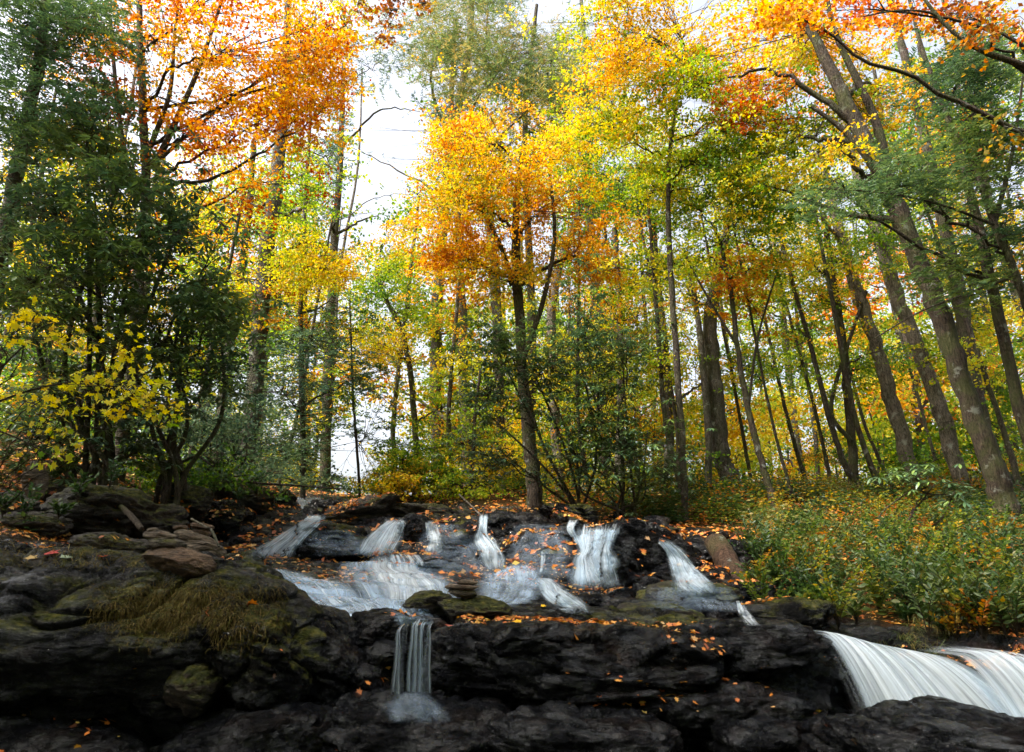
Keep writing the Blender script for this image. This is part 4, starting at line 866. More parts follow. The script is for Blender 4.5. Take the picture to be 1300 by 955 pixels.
# bushes along the crest
for i in range(30):
    px = rb.choice([rb.uniform(470, 1350), rb.uniform(850, 1350), rb.uniform(470, 700)]); Y = rb.uniform(13.5, 22); py = rb.uniform(575, 640)
    pal = rb.choice(['yelgreen', 'understory', 'green', 'green', 'understory'] if px > 650 else ['yelgreen', 'yellow', 'yelgreen'])
    rx = rb.uniform(30, 60); ry = rb.uniform(18, 34)
    make_tree('understory_bush', 'leafy understory bush on the crest behind the cascade', 'bush', [(px, 648, 4), (px + rb.uniform(-8, 8), 620, 3), (px + rb.uniform(-10, 10), py, 2)], Y, 'twig',
      [(px, py, rx, ry, Y, .8, 26, 46, pal, 'maple', .34)], 'bushes on the crest behind the cascade', seed=1200 + i)
for i in range(34):
    px = rb.uniform(490, 1360) if i % 6 else rb.uniform(-40, 330); Y = rb.uniform(19, 34); py = rb.uniform(490, 610); s_ = FPX / Y
    make_tree('background_bush', 'tall understory bush between the trunks farther back in the wood', 'bush', [(px, 640, 4), (px + rb.uniform(-8, 8), (640 + py) / 2, 3), (px + rb.uniform(-10, 10), py, 2)], Y, 'twig',
      [(px, py, 2.2 * s_, 1.3 * s_, Y, 1.5, 40, 46, rb.choice(['yelgreen', 'yelgreen', 'green', 'yellow']), 'far', .6)], 'understory bushes farther back in the wood', seed=1300 + i)
print('LEAVES', NLEAF)
# ------------------------------------------------------------------ water
def sheet(name, label, grid, mat, fade=.22, top=.06, bot=.2, alpha=1., feather=True, kind='structure'):
    nt_, ns, _ = grid.shape
    u = np.linspace(0, 1, ns); v = np.linspace(0, 1, nt_)
    U, Vv = np.meshgrid(u, v)
    a = sstep(0, fade, U) * sstep(0, fade, 1 - U) * sstep(0, top, Vv) * sstep(0, bot, 1 - Vv) * alpha if top or bot else sstep(0, fade, U) * sstep(0, fade, 1 - U) * alpha
    q_ = random.uniform(0, 50); nz = vnoise(np.stack([U.ravel() * 5, Vv.ravel() * 3.5, 0 * U.ravel() + q_], 1), 3).reshape(U.shape)
    if name != 'stream_water' and fade < .3: a = a * (1 - .55 * sstep(.05, .5, nz + .55 * np.abs(U * 2 - 1) - .1)) if feather else a 
    L = np.cumsum(np.concatenate([[0], np.linalg.norm(np.diff(grid.mean(1), axis=0), axis=1)])); wid = np.linalg.norm(grid[:, 0] - grid[:, -1], axis=1).mean()
    UV = np.stack([U * wid * 2.2, np.repeat(L[:, None], ns, 1)], 2).reshape(-1, 2) + np.array([random.uniform(0, 20), random.uniform(0, 20)])
    i = np.arange(nt_ * ns).reshape(nt_, ns)
    F = np.stack([i[:-1, :-1].ravel(), i[:-1, 1:].ravel(), i[1:, 1:].ravel(), i[1:, :-1].ravel()], 1)
    return mk_obj(name, mk_mesh(name, grid.reshape(-1, 3), F, mat, a.ravel(), UV), kind=kind if label else None, label=label, cat=None if not label else 'waterfall' if 'fall' in name else 'stream')
def drape(path, nt_=70, ns=26, off=.015, sm=9, bulge=.0):
    """path: (px,py,wpx) down the picture; the sheet lies on the rock and leaps the small steps"""
    C = []; Wd = []
    for px, py, w in path:
        h = hit(px, py, False, 3.9); C.append(h); Wd.append(w * h[1] / FPX)
    P = catmull(C, nt_); W = np.interp(np.linspace(0, len(C) - 1, nt_), np.arange(len(C)), Wd)
    s = np.linspace(-.5, .5, ns)
    X = P[:, 0][:, None] + s[None] * W[:, None]; Y = P[:, 1][:, None] + 0 * s[None]
    X = X + .03 * vnoise(np.stack([X.ravel() * 3, Y.ravel() * 3, 0 * X.ravel()], 1), 5).reshape(X.shape)
    Zg = zq(X.ravel(), Y.ravel()).reshape(X.shape)
    Z = Zg.copy()
    for _ in range(sm):  # fall smoothly but never under the rock
        Z[1:-1] = (Z[:-2] + 2 * Z[1:-1] + Z[2:]) / 4; Z[:, 1:-1] = (Z[:, :-2] + 2 * Z[:, 1:-1] + Z[:, 2:]) / 4; Z = np.maximum(Z, Zg)
    Z += off
    return np.stack([X, Y - bulge, Z], 2)
def drape_rocks(path, nt_=80, ns=30, off=.02, m=13):
    """the sheet hugs the rock face and ledges under it, smoothed so that it leaps small gaps"""
    P = catmull([(a, b, c) for a, b, c in path], 40); S = np.linspace(-.5, .5, m); Yh = np.zeros((40, m)); PX = P[:, :1] + S[None] * P[:, 2:3]; PY = np.repeat(P[:, 1:2], m, 1)
    PX = PX + P[:, 2:3] * .10 * vnoise(np.stack([np.repeat(P[:, 1:2] / 14, m, 1).ravel(), np.tile(S * 2, 40), np.full(40 * m, P[0, 0])], 1), 9).reshape(40, m)
    for i in range(40):
        for j in range(m): Yh[i, j] = hit(PX[i, j], PY[i, j], True, 3.9)[1]
    Yr = Yh.copy()
    for _ in range(5):
        Yr[1:-1] = (Yr[:-2] + 2 * Yr[1:-1] + Yr[2:]) / 4; Yr[:, 1:-1] = (Yr[:, :-2] + 2 * Yr[:, 1:-1] + Yr[:, 2:]) / 4; Yr = np.minimum(Yr, Yh)
    Yr -= off
    ti = np.linspace(0, 38.999, nt_); si = np.linspace(0, m - 1.001, ns)
    def up(A):
        a = ti.astype(int); f = (ti - a)[:, None]; B = A[a] * (1 - f) + A[a + 1] * f; b = si.astype(int); g = (si - b)[None]; return B[:, b] * (1 - g) + B[:, b + 1] * g
    G = at_arr(up(PX).ravel(), up(PY).ravel(), up(Yr).ravel()); return G.reshape(nt_, ns, 3)
def fall(label, path, mat=None, name='waterfall', layers=2, **kw):
    g = drape(path, **kw) if name != 'waterfall' else drape_rocks(path)
    o = sheet(name, label, g, mat or WATER)
    if name == 'waterfall':
        wm = max(c for a, b, c in path)
        for k in range(2 if wm < 25 else 4 if wm < 60 else 6):
            of = random.uniform(-.42, .42); wd = random.uniform(.10, .22) if wm > 25 else .35; e = random.uniform(.75, 1.0); n_ = max(3, int(round(len(path) * e)))
            o2 = sheet('water_strand', None, drape_rocks([(a + of * c, b, max(3, wd * c)) for a, b, c in path[:n_]], off=.045, m=4, ns=10), WATER_BIG, fade=.4, top=.05, bot=.25, feather=False); o2.parent = o
    for k in range(1, layers):
        g2 = g + np.array([random.uniform(-.02, .02), -.03 * k, .022 * k])
        me = sheet('water_strands', None, g2, WATER_THIN if k > 1 else (mat or WATER), alpha=.8); me.parent = o
    return o
fall('left waterfall sliding in a white curve from the creek head onto the slab', [(402,655,26),(388,668,34),(370,682,42),(356,696,50),(346,711,62)], layers=3)
fall('small white rush of water at the very head of the creek', [(405,634,60),(400,640,66),(404,647,50),(398,655,28)], name='stream_water', mat=WATER_BIG)
fall('second waterfall, two broken veils left of centre', [(503,662,26),(496,672,40),(488,684,50),(480,696,54),(474,707,60)], layers=3)
fall('thin sheet of water, painted with sky blue, fanning in streaks over the wide slab', [(478,706,80),(490,720,130),(500,735,160),(512,750,160),(520,765,120),(516,778,80),(512,786,60)], name='stream_water', mat=FILM, ns=60, nt_=120, layers=1)
fall('white streaks of quicker water on the slab below the second fall', [(485,706,60),(500,722,80),(515,740,100),(525,756,90),(522,772,60)], name='stream_water', mat=WATER, ns=40, layers=1)
fall('narrow third waterfall right of the second', [(545,663,10),(549,676,16),(552,690,22),(552,704,28)])
fall('tiny spill at the lip of the slab under the third waterfall', [(512,704,40),(516,712,44),(520,720,40)], mat=WATER_THIN)
fall('narrow central waterfall dropping from the stick into three strands', [(614,654,13),(613,668,13),(612,680,18),(618,692,32),(624,704,36),(628,718,26),(630,728,20)], layers=3)
fall('main waterfall, the widest veil right of centre', [(760,672,56),(757,682,54),(756,694,52),(756,708,54),(757,722,60),(758,736,70),(757,750,78)], layers=4)
fall('small trickle at the top left of the main waterfall', [(728,662,14),(724,672,12),(730,684,10),(736,694,10)])
fall('slanting white chute between the stack slab and the main fall', [(684,736,24),(696,746,34),(708,758,40),(722,770,44),(734,780,36)], layers=3)
fall('upper right waterfall sliding down to the left of the log', [(842,688,18),(854,700,24),(862,712,30),(868,722,34),(878,736,46),(884,748,60),(888,757,66)], layers=3)
fall('thin trickle of water over black steps at the centre', [(690,700,12),(690,716,12),(688,730,14)], mat=WATER_THIN)
fall('thin white trickle right of the mossy boulder', [(938,762,8),(942,772,12),(948,784,18),(956,796,24)], layers=1)
fall('spread of thin water running over the slab toward the front ledge', [(640,722,60),(650,740,90),(640,760,80),(620,780,60)], name='stream_water', mat=FILM, ns=60, nt_=120, layers=1)
fall('thin sheet of water sliding over the left part of the slab', [(300,712,60),(330,724,120),(360,738,150),(390,752,150),(420,766,110)], name='stream_water', mat=FILM, ns=60, nt_=120, layers=1)

sheet('stream_water', 'sky-tinted sheet of water on the lower left part of the slab above the front boulders', drape([(330,742,150),(370,754,190),(410,766,200),(450,777,170),(490,786,110)], nt_=110, ns=60), FILM)
fall('soft white ripples sliding down the lower left part of the slab', [(400,735,90),(430,750,110),(462,765,100),(495,780,70)], name='stream_water', mat=WATER_THIN, ns=40, layers=1)
for lb, pth in (('wet film of water between the first and second falls', [(430,672,60),(430,690,90),(440,708,110)]), ('wet film of water spreading over the shelves under the third fall', [(560,664,50),(570,690,80),(575,716,110),(585,735,120)]),
                ('wet film of water over the shelves left of the main fall', [(680,665,60),(685,690,80),(680,715,100),(690,738,90)]), ('wet film of water below the right-hand falls', [(880,745,120),(885,760,150),(900,778,150)])):
    sheet('stream_water', lb, drape_rocks(pth), FILM, alpha=.3)
# free falling twin strands at the front centre
tw = bpy.data.objects.new('waterfall', None); COL.objects.link(tw); tw['label'] = 'thin strands of water falling free in front of the black gap at the bottom centre'; tw['category'] = 'waterfall'; tw['kind'] = 'structure'
for (px, w, y0) in [(504,3.5,794),(508,5,793),(524,4,787),(528,6,786),(534,3.5,787),(538,5,788),(543,3,789),(546,4,790),(533,18,786),(515,10,790)]:
    t = np.linspace(0, 1, 60)[:, None]; s = np.linspace(-.5, .5, 14)[None]
    Yd = 3.60 - .10 * t; p0 = at(px, y0, 3.60); sc = 3.6 / FPX
    X = p0[0] + s * w * sc * (.9 + 1.1 * t) + .006 * np.sin(t * 3 + px) + .0015 * np.sin(t * 13 + px * 2) + .01 * t; Z = p0[2] - .52 * t ** 1.3 + 0 * s; Yy = Yd + .02 * np.cos(s * 6) + 0 * X
    # the water first slides over the lip
    o = sheet('water_strand', None, np.stack([X, Yy + .18 * (1 - sstep(0, .12, t)), Z], 2), WATER if w < 9 else WATER_THIN, fade=.5, top=.10, bot=.30, alpha=.7); o.parent = tw
o = sheet('water_film', None, drape_rocks([(520, 772, 60), (522, 781, 56), (524, 788, 50), (525, 796, 44)], off=.012), FILM); o.parent = tw
o = sheet('splash', None, drape_rocks([(520, 878, 40), (524, 890, 70), (528, 904, 90), (534, 920, 100)], off=.012), FILM, alpha=.32); o.parent = tw
# wide waterfall, lower right
lip = np.array([at(*c) for c in [(1030,806,4.05),(1060,811,4.02),(1100,822,3.95),(1150,832,3.9),(1185,838,3.86),(1215,832,3.8),(1260,830,3.74),(1310,838,3.66),(1380,850,3.6),(1450,862,3.55)]])
def big_fall(a, b, label, dens, shift):
    L = catmull(lip, 240)[int(a * 239):int(b * 239) + 1]; ns = len(L); nt_ = 70; t = np.linspace(0, 1, nt_)
    out = np.zeros((nt_, ns, 3)); u = np.linspace(0, 1, ns)
    throw = .62 + .10 * vnoise(np.stack([u * 9 + shift, 0 * u, 0 * u], 1), 4); side = .10 + .5 * u + .05 * vnoise(np.stack([u * 6, 0 * u, 0 * u + shift], 1), 8)
    for i, tt in enumerate(t):
        k = tt * 1.1 - .14
        back = min(k, 0)
        kk = max(k, 0)
        out[i, :, 0] = L[:, 0] + side * kk * 1.1 + back * .8; out[i, :, 1] = L[:, 1] - throw * kk * .95 - back * 1.6 - .02 * shift; out[i, :, 2] = L[:, 2] - (1.15 * kk ** 1.9) - back * .02 + .015 * shift
    out[:, :, 1] += .03 * vnoise(np.stack([np.tile(u * 26, nt_), np.repeat(t * 1.0, ns), np.zeros(nt_ * ns) + shift], 1), 14).reshape(nt_, ns)
    return out
wf = sheet('waterfall', 'wide silky waterfall pouring to the right at the lower right corner, left half', big_fall(0, .45, '', 1, 0), WATER_BIG, fade=.16, top=.12, bot=.01, feather=False)
for k, m in ((1, WATER_BIG), (2, WATER)):
    o = sheet('water_strands', None, big_fall(.01, .43, '', 1, k), m, fade=.08, top=.16, bot=.01, feather=False); o.parent = wf
wf = sheet('waterfall', 'silky white waterfall at the right edge beyond the dark gap of the wide fall', big_fall(.53, 1., '', 1, 0.3), WATER_BIG, fade=.06, top=.12, bot=.01, feather=False)
o = sheet('water_strands', None, big_fall(.55, .99, '', 1, 1.3), WATER_BIG, fade=.08, top=.16, bot=.01, feather=False); o.parent = wf
# rounded black rock the wide fall pours over
rock_px(1190, 950, 4.3, 330, 120, depth=.35, tilt=7, rz=-.2, sub=6, seed=71, mat='wet', power=2.4, cuts=4, label='black rock mostly hidden under the wide waterfall', bvh=False, leafy=False)
# pool below
pm, pnt, pout = new_mat('dark_pool_water'); pb = pnt.nodes.new('ShaderNodeBsdfPrincipled'); pb.inputs['Base Color'].default_value = (.01, .013, .012, 1); pb.inputs['Roughness'].default_value = .08
pnt.links.new(bump(pnt, noise(pnt, vmap(pnt, (1, 1, 1)), 5, 4).outputs[0], .3, .03), pb.inputs['Normal']); pnt.links.new(pb.outputs[0], pout.inputs[0])
mk_obj('pool_water', mk_mesh('pool_water', np.array([(-20,-20,-.35),(20,-20,-.35),(20,3.9,-.35),(-20,3.9,-.35)], float), np.array([(0,1,2,3)]), pm), kind='structure', label='dark plunge pool below the front ledge', cat='water')

# ------------------------------------------------------------------ log, sticks
def log_(name, label, cat, pts, bark, knots=2, seed=0):
    P = np.array([at(a, b, Y) for a, b, w, Y in pts]); Rr = np.array([w * Y / FPX / 2 for a, b, w, Y in pts]); n = 26
    Pc = catmull(P, n); rc = np.interp(np.linspace(0, len(P) - 1, n), np.arange(len(P)), Rr)
    V, F = tube(Pc, rc, 12, .14, seed); k = len(V)
    V = np.vstack([V, Pc[0], Pc[-1]]); cap = [(i, (i + 1) % 12, k, k) for i in range(12)] + [((n - 1) * 12 + (i + 1) % 12, (n - 1) * 12 + i, k + 1, k + 1) for i in range(12)]
    t = thing(name, label, cat, tuple(P[0])); o = mk_obj('stem', mk_mesh('stem', V - P[0], F, bark), t)
    me = bpy.data.meshes.new('cut_end'); bm = bmesh.new()
    for idx, sgn in ((0, 1), (n - 1, -1)):
        ring = [bm.verts.new(V[idx * 12 + i] * 1.0 - P[0] - (Pc[1] - Pc[0]) * .01 * sgn) for i in range(12)]; bm.faces.new(ring)
    bm.to_mesh(me); bm.free(); me.materials.append(bark); mk_obj('cut_end', me, t)
    return t
LOGM = bark_mat('weathered_log', (.035, .02, .012), (.15, .085, .055), .3, .3)
log_('fallen_log', 'weathered brown log lying at a slant down the ledge right of the right-hand falls', 'log', [(908,688,26,7.6),(925,715,27,7.2),(945,745,25,6.7),(962,768,22,6.3)], LOGM, seed=3)
log_('stick', 'thin pale stick leaning over the top of the narrow central fall', 'stick', [(583,628,2.2,10.6),(598,642,2,10.4),(612,655,2,10.1),(634,664,1.6,9.9)], BARK['pale'], seed=4)
log_('stick', 'short pale stick lying on the back stones of the larger stack', 'stick', [(243,659,3,4.0),(254,665,2.6,3.95),(264,670,2.4,3.9)], BARK['pale'], seed=5)
log_('stick', 'mossy stick propped steeply against the right side of the larger stack', 'stick', [(268,672,3.2,3.95),(273,682,3,3.85),(278,694,2.6,3.8)], BARK['grey'], seed=6)
log_('fallen_branch', 'dark fallen branch lying in the undergrowth of the left bank', 'branch', [(200,584,5,9.5),(225,588,4,9.3),(250,580,3,9.2),(270,592,2,9.1)], BARK['brown'], seed=8)
log_('fallen_branch', 'mossy branch sloping over the dark boulder on the left bank', 'branch', [(150,640,6,6.4),(165,654,7,6.1),(180,672,7,5.9)], BARK['dark'], seed=9)

# ------------------------------------------------------------------ fallen leaves
LITTER = leaf_mat('fallen_leaf_litter', [(.06,.025,.012),(.22,.06,.02),(.48,.12,.025),(.68,.22,.03),(.70,.36,.07),(.48,.28,.15),(.72,.50,.10)], .25, .45, .4)
def litter(C, Nn, size, kind, rg):
    n = len(C); D = np.cross(Nn, rdir(n, rg)); Nn = Nn + rg.normal(size=(n, 3)) * .38
    L = size * rg.uniform(.4, 1.4, n)
    return leaves(C + Nn * .008, D, Nn, L, L * rg.uniform(.6, .95, n), kind, np.clip(rg.normal(.48, .25, n), 0, 1))
rg = np.random.default_rng(77)
def grad(x, y, e=.03):
    nx = (zq(x - e, y) - zq(x + e, y)) / (2 * e); ny = (zq(x, y - e) - zq(x, y + e)) / (2 * e)
    v = np.stack([nx, ny, np.ones_like(nx)], 1); return v / np.linalg.norm(v, axis=1)[:, None]
parts = []
for (n, ylo, yhi, size, kind, bias) in ((60000, 3.9, 8, .045, 'maple', 0), (90000, 7.5, 19, .07, 'rhomb', 1), (120000, 3.9, 9, .018, 'rhomb', 1)):
    Y = rg.uniform(ylo, yhi, n); X = rg.uniform(-1.05, 1.05, n) * Y * .95
    Nn = grad(X, Y); m = rockmask(X, Y); P3 = np.stack([X, Y, 0 * X], 1)
    dens = np.where(m > .5, sstep(-.12, .30, fbm(P3 * 1.4, 4, 51) + .12 * bias), .45) * np.where(Nn[:, 2] > .72, 1, .25)
    slab = (Y > 4.9) & (Y < 8) & (X > -2.8) & (X < .8); dens = np.where(slab, dens * .35, dens)
    k = rg.uniform(size=n) < dens * (.50 if kind == 'maple' else .6)
    parts.append(litter(np.stack([X, Y, zq(X, Y)], 1)[k], Nn[k], size, kind, rg))
for W, F in ROCKPTS:
    a, b, c = W[F[:, 0]], W[F[:, 1]], W[F[:, 2]]; nn = np.cross(b - a, c - a); ar = np.linalg.norm(nn, axis=1) / 2; nn = nn / (2 * ar[:, None] + 1e-12)
    if nn[:, 2].mean() < -.01: nn = -nn
    w = ar * (nn[:, 2] > .55) * (zq(a[:, 0], a[:, 1]) < a[:, 2] + .01) * sstep(.0, .35, fbm(a * 2.2, 3, 55) + .12); tot = w.sum()
    if tot <= 0: continue
    Yr = a[:, 1].mean(); n = int(min(1500, tot * (110 if Yr < 3.65 else 420 if Yr < 5.5 else 520))); k = rg.choice(len(F), n, p=w / tot)
    parts.append(litter(a[k] * .34 + b[k] * .33 + c[k] * .33, nn[k], .036 if Yr < 6 else .055, 'maple' if Yr < 8 else 'rhomb', rg))
Vs, Fs, Ts, o_ = [], [], [], 0
for V, F, T_ in parts: Vs.append(V); Fs.append(F + o_); Ts.append(T_); o_ += len(V)
mk_obj('fallen_leaves', mk_mesh('fallen_leaves', np.vstack(Vs), np.vstack(Fs), LITTER, np.concatenate(Ts), smooth=False), kind='stuff', label='orange and brown fallen leaves scattered over the rocks and banks', cat='leaves')
def one_leaf(px, py, size, col, label, rot=0.):
    h = hit(px, py); rr = np.random.default_rng(int(px))
    V, F, T_ = leaves(np.array([[0, 0, .015]]), np.array([[math.cos(rot), math.sin(rot), .1]]), np.array([[.1, -.35, .9]]), size, size * .95, 'maple', np.array([.5]))
    m = leaf_mat('leaf_' + label.split()[0], [col, col], .25); mk_obj('fallen_leaf', mk_mesh('fallen_leaf', V, F, m, T_, smooth=False), label=label, cat='leaf', group='single leaves lying on the rocks', loc=tuple(h))
one_leaf(65,706,.085,(.45,.06,.05),'red maple leaf lying on the mossy top of the left outcrop')
one_leaf(84,711,.07,(.30,.36,.25),'pale grey green leaf beside the red one on the left outcrop',1)
one_leaf(130,710,.06,(.50,.05,.02),'deep red leaf at the grassy edge of the left outcrop',2)
one_leaf(40,712,.07,(.55,.36,.14),'tan leaf left of the red maple leaf on the outcrop',.4)
one_leaf(690,772,.05,(.85,.48,.02),'bright yellow leaf on the wet slab below the slanting chute',.3)
one_leaf(656,793,.06,(.80,.42,.02),'yellow orange leaf on the front ledge below the midstream stack',2.5)
one_leaf(570,798,.05,(.50,.12,.08),'reddish leaf on the black ledge right of the thin strands',1.5)

# ------------------------------------------------------------------ moss, grass and undergrowth
MOSSM = leaf_mat('dry_moss_and_rootlets', [(.03,.02,.008),(.08,.055,.018),(.15,.10,.03),(.09,.09,.02),(.22,.16,.06)], .2, .8, .1)
GRASSM = leaf_mat('bank_plants', [(.20,.15,.04),(.09,.12,.025),(.045,.085,.02),(.028,.06,.018),(.055,.10,.05)], .35, .45, .35)
def strands(C, Dn, L, W, rg, bend=.5):
    """thin curved blades: 3 segments"""
    n = len(C); S = rdir(n, rg); S[:, 2] *= .2; S /= np.linalg.norm(S, axis=1)[:, None]
    out = []; tp = [0, .4, .75, 1.]
    for t in tp:
        c = C + Dn * (L * t)[:, None] + np.array([0, 0, -1.]) * (L * bend * t * t)[:, None]; w = (W * (1 - t * .85))[:, None]
        out += [c - S * w / 2, c + S * w / 2]
    V = np.stack(out, 1).reshape(-1, 3); q = np.array([(0,1,3,2),(2,3,5,4),(4,5,7,6)]); F = (q[None] + (np.arange(n) * 8)[:, None, None]).reshape(-1, 4)
    return V, F
# moss beard on the big outcrop (from its own surface)
mp, md = [], []
for _ in range(15000):
    px = rg.normal(235, 62); py = rg.normal(775, 24) if rg.uniform() < .6 else rg.uniform(745, 800)
    if not (110 < px < 365 and 722 + abs(px - 240) * .10 < py < 825): continue
    mp.append((px, py))
P_ = []
dcache = BVHS[:6]
for px, py in mp:
    d = Vector(ray(px, py)).normalized(); best = None
    for b in dcache:
        h = b.ray_cast(Vector((0, 0, CAMZ)), d)
        if h[0] is not None and (best is None or h[0].y < best[0].y): best = h
    if best is not None and vnoise(np.array([[best[0].x * 5, best[0].z * 5, 0]]), 3)[0] > -.35: P_.append((best[0][:], best[1][:]))
C = np.array([p[0] for p in P_]); Nn = np.array([p[1] for p in P_]); n = len(C)
D = Nn * .5 + rg.normal(size=(n, 3)) * .8 + np.array([0, -.1, -.1]); D /= np.linalg.norm(D, axis=1)[:, None]
V, F = strands(C, D, rg.uniform(.006, .032, n) * (1 + 1.2 * (rg.uniform(size=n) < .06)), rg.uniform(.002, .005, n), rg, .9)
mk_obj('moss_beard', mk_mesh('moss_beard', V, F, MOSSM, np.repeat(np.clip(rg.normal(.5, .25, n), 0, 1), 8)), kind='stuff', label='ochre moss and hanging rootlets on the face of the left outcrop', cat='moss')
# grass tuft on the left outcrop's top
gp = []
for _ in range(2600):
    px = rg.uniform(-5, 185); py = rg.uniform(684, 722)
    gp.append(hit(px, py)[:] if rg.uniform() < .35 else None)
C = np.array([g for g in gp if g is not None and g[1] < 5.2]); n = len(C)
D = rdir(n, rg) * .7 + np.array([0, -.1, .55]); D /= np.linalg.norm(D, axis=1)[:, None]
V, F = strands(C, D, rg.uniform(.03, .11, n), rg.uniform(.002, .005, n), rg, .6)
mk_obj('dry_grass', mk_mesh('dry_grass', V, F, MOSSM, np.repeat(np.clip(rg.normal(.75, .25, n), 0, 1), 8)), kind='stuff', label='yellow green dry grass and moss on top of the left outcrop', cat='grass')
# ground cover on both banks
def cover(name, label, n, reg, size, mat, seed, hgt=.25):
    rg = np.random.default_rng(seed); X = rg.uniform(reg[0], reg[1], n); Y = rg.uniform(reg[2], reg[3], n)
    m = rockmask(X, Y); k = (m < .35) & (fbm(np.stack([X, Y, 0 * X], 1) * 1.3, 3, seed) > -.03) & (np.abs(X / Y) < 1.1); X, Y = X[k], Y[k]; Z = zq(X, Y); n = len(X)
    per = 7; s = rg.uniform(.5, 1.3, n) * hgt
    C = np.repeat(np.stack([X, Y, Z], 1), per, 0); hh = np.tile(np.linspace(.15, 1, per), n)
    top = rdir(n, rg, .0) * np.array([.5, .5, 0]) + np.array([0, 0, 1.]); C = C + np.repeat(top * s[:, None], per, 0) * hh[:, None] + rg.normal(size=(n * per, 3)) * .03
    D = rdir(n * per, rg); D[:, 2] = np.abs(D[:, 2]) * .3 - .15; C = C + D * size * .5
    tint = np.clip(np.repeat(.5 + .8 * fbm(np.stack([X, Y, 0 * X], 1) * .8, 3, seed + 3), per) + .15 * rg.normal(size=n * per), 0, 1)
    V, F, T_ = leaves(C, D, rdir(n * per, rg, 1.5), size * rg.uniform(.6, 1.2, n * per), size * .5 * rg.uniform(.6, 1.1, n * per), 'rhomb', tint)
    mk_obj(name, mk_mesh(name, V, F, mat, T_, smooth=False), kind='stuff', label=label, cat='ground cover')
cover('ground_cover', 'green and rust coloured low plants covering the right bank', 20000, (1.2, 12, 4.2, 14), .075, GRASSM, 81, .34)
cover('rusty_ground_cover', 'rusty autumn seedlings among the green plants of the right bank', 3500, (0, 12, 5, 15), .07, PAL['russet'], 82, .30)
cover('bank_ground_cover', 'sparse green plants on the left bank', 2600, (-12, -2, 5, 15), .06, GRASSM, 83, .2)
cover('bank_seedlings', 'mixed autumn seedlings along the crest of the wood', 11000, (-4, 14, 11, 19), .08, PAL['understory'], 84, .42)

def plant(name, label, cat, loc, h, nst, lf, lw, mat, seed, group, per=9, arch=.4):
    """leafy plant: several arching stems with paired leaves"""
    rg = np.random.default_rng(seed); t = thing(name, label, cat, tuple(loc), group); st = []; CC, DD = [], []
    for k in range(nst):
        a = rg.uniform(0, 2 * math.pi); o = np.array([math.cos(a), math.sin(a), 0]) * h * rg.uniform(.15, arch + .3); hh = h * rg.uniform(.6, 1.1)
        P = catmull([np.zeros(3), o * .35 + np.array([0, 0, hh * .6]), o + np.array([0, 0, hh])], 8); st.append(tube(P, np.linspace(.004, .0015, 8), 3))
        s = np.linspace(.3, 1, per); Q = np.stack([np.interp(s * 7, np.arange(8), P[:, j]) for j in range(3)], 1)
        for q in (-1, 1):
            side = np.cross(P[-1] - P[0], [0, 0, 1.]); side /= np.linalg.norm(side) + 1e-6
            d = side * q + (P[-1] - P[0]) * .8 / h + rg.normal(size=(per, 3)) * .25; d /= np.linalg.norm(d, axis=1)[:, None]
            CC.append(Q + d * lf * .5); DD.append(d)
    V, F = join(st); mk_obj('stem', mk_mesh('stem', V, F, BARK['twig']), t)
    C = np.vstack(CC); D = np.vstack(DD); n = len(C)
    V, F, T_ = leaves(C, D, rdir(n, rg, 2.), lf * rg.uniform(.7, 1.2, n), lw * rg.uniform(.8, 1.2, n), 'long', np.clip(rg.normal(rg.uniform(.3, .8), .12, n), 0, 1))
    mk_obj('foliage', mk_mesh('foliage', V, F, mat, T_, smooth=False), t)
    return t
rp = random.Random(21)
spots = []
for i in range(250):
    px = rp.uniform(955, 1310); py = rp.uniform(672, 815)
    lim = 735 + (px - 955) * .24
    if py > lim + 45 + rp.uniform(-10, 10): continue
    h = hit(px, py, False)
    if h[1] > 12 or h[1] < 4.2: continue
    spots.append((px, py, h))
for i, (px, py, h) in enumerate(spots):
    kd = rp.random()
    if kd < .62: plant('leafy_plant', 'arching green leafy plant growing on the right bank above the wide waterfall', 'plant', h, rp.uniform(.12, .46), 7, rp.uniform(.045, .08), .020, GRASSM, 2000 + i, 'green leafy plants on the right bank')
    elif kd < .9: plant('seedling_shrub', 'yellow green seedling shrub on the right bank above the wide waterfall', 'shrub', h, rp.uniform(.2, .6), 7, .042, .026, PAL['understory'], 2000 + i, 'yellow green seedlings on the right bank', per=10)
    else: plant('russet_seedling', 'rust coloured seedling on the right bank above the wide waterfall', 'shrub', h, rp.uniform(.2, .45), 5, .042, .026, PAL['russet'], 2000 + i, 'rusty seedlings on the right bank', per=9)
for i in range(46):
    px = rp.uniform(-5, 340); py = rp.uniform(585, 665)
    if px > 180 and py > 640: continue
    h = hit(px, py, True)
    plant('fern', 'small green plant among the mossy boulders of the left bank', 'plant', h, rp.uniform(.15, .3), 6, .06, .02, GRASSM, 2400 + i, 'small plants on the left bank')
for i in range(10):
    px = rp.uniform(1120, 1215); py = rp.uniform(790, 832); h = hit(px, py, False)
    n = 60; t = thing('grass_tuft', 'straw coloured grass tuft drooping over the lip of the wide waterfall', 'grass', tuple(h), 'grass tufts at the lip of the wide waterfall')
    D = rdir(n, rg) * .6 + np.array([0, -.25, .7]); D /= np.linalg.norm(D, axis=1)[:, None]
    V, F = strands(rg.normal(size=(n, 3)) * .025, D, rg.uniform(.08, .24, n), rg.uniform(.003, .006, n), rg, .8); mk_obj('blades', mk_mesh('blades', V, F, GRASSM, np.repeat(np.clip(rg.normal(.2, .2, n), 0, 1), 8)), t)

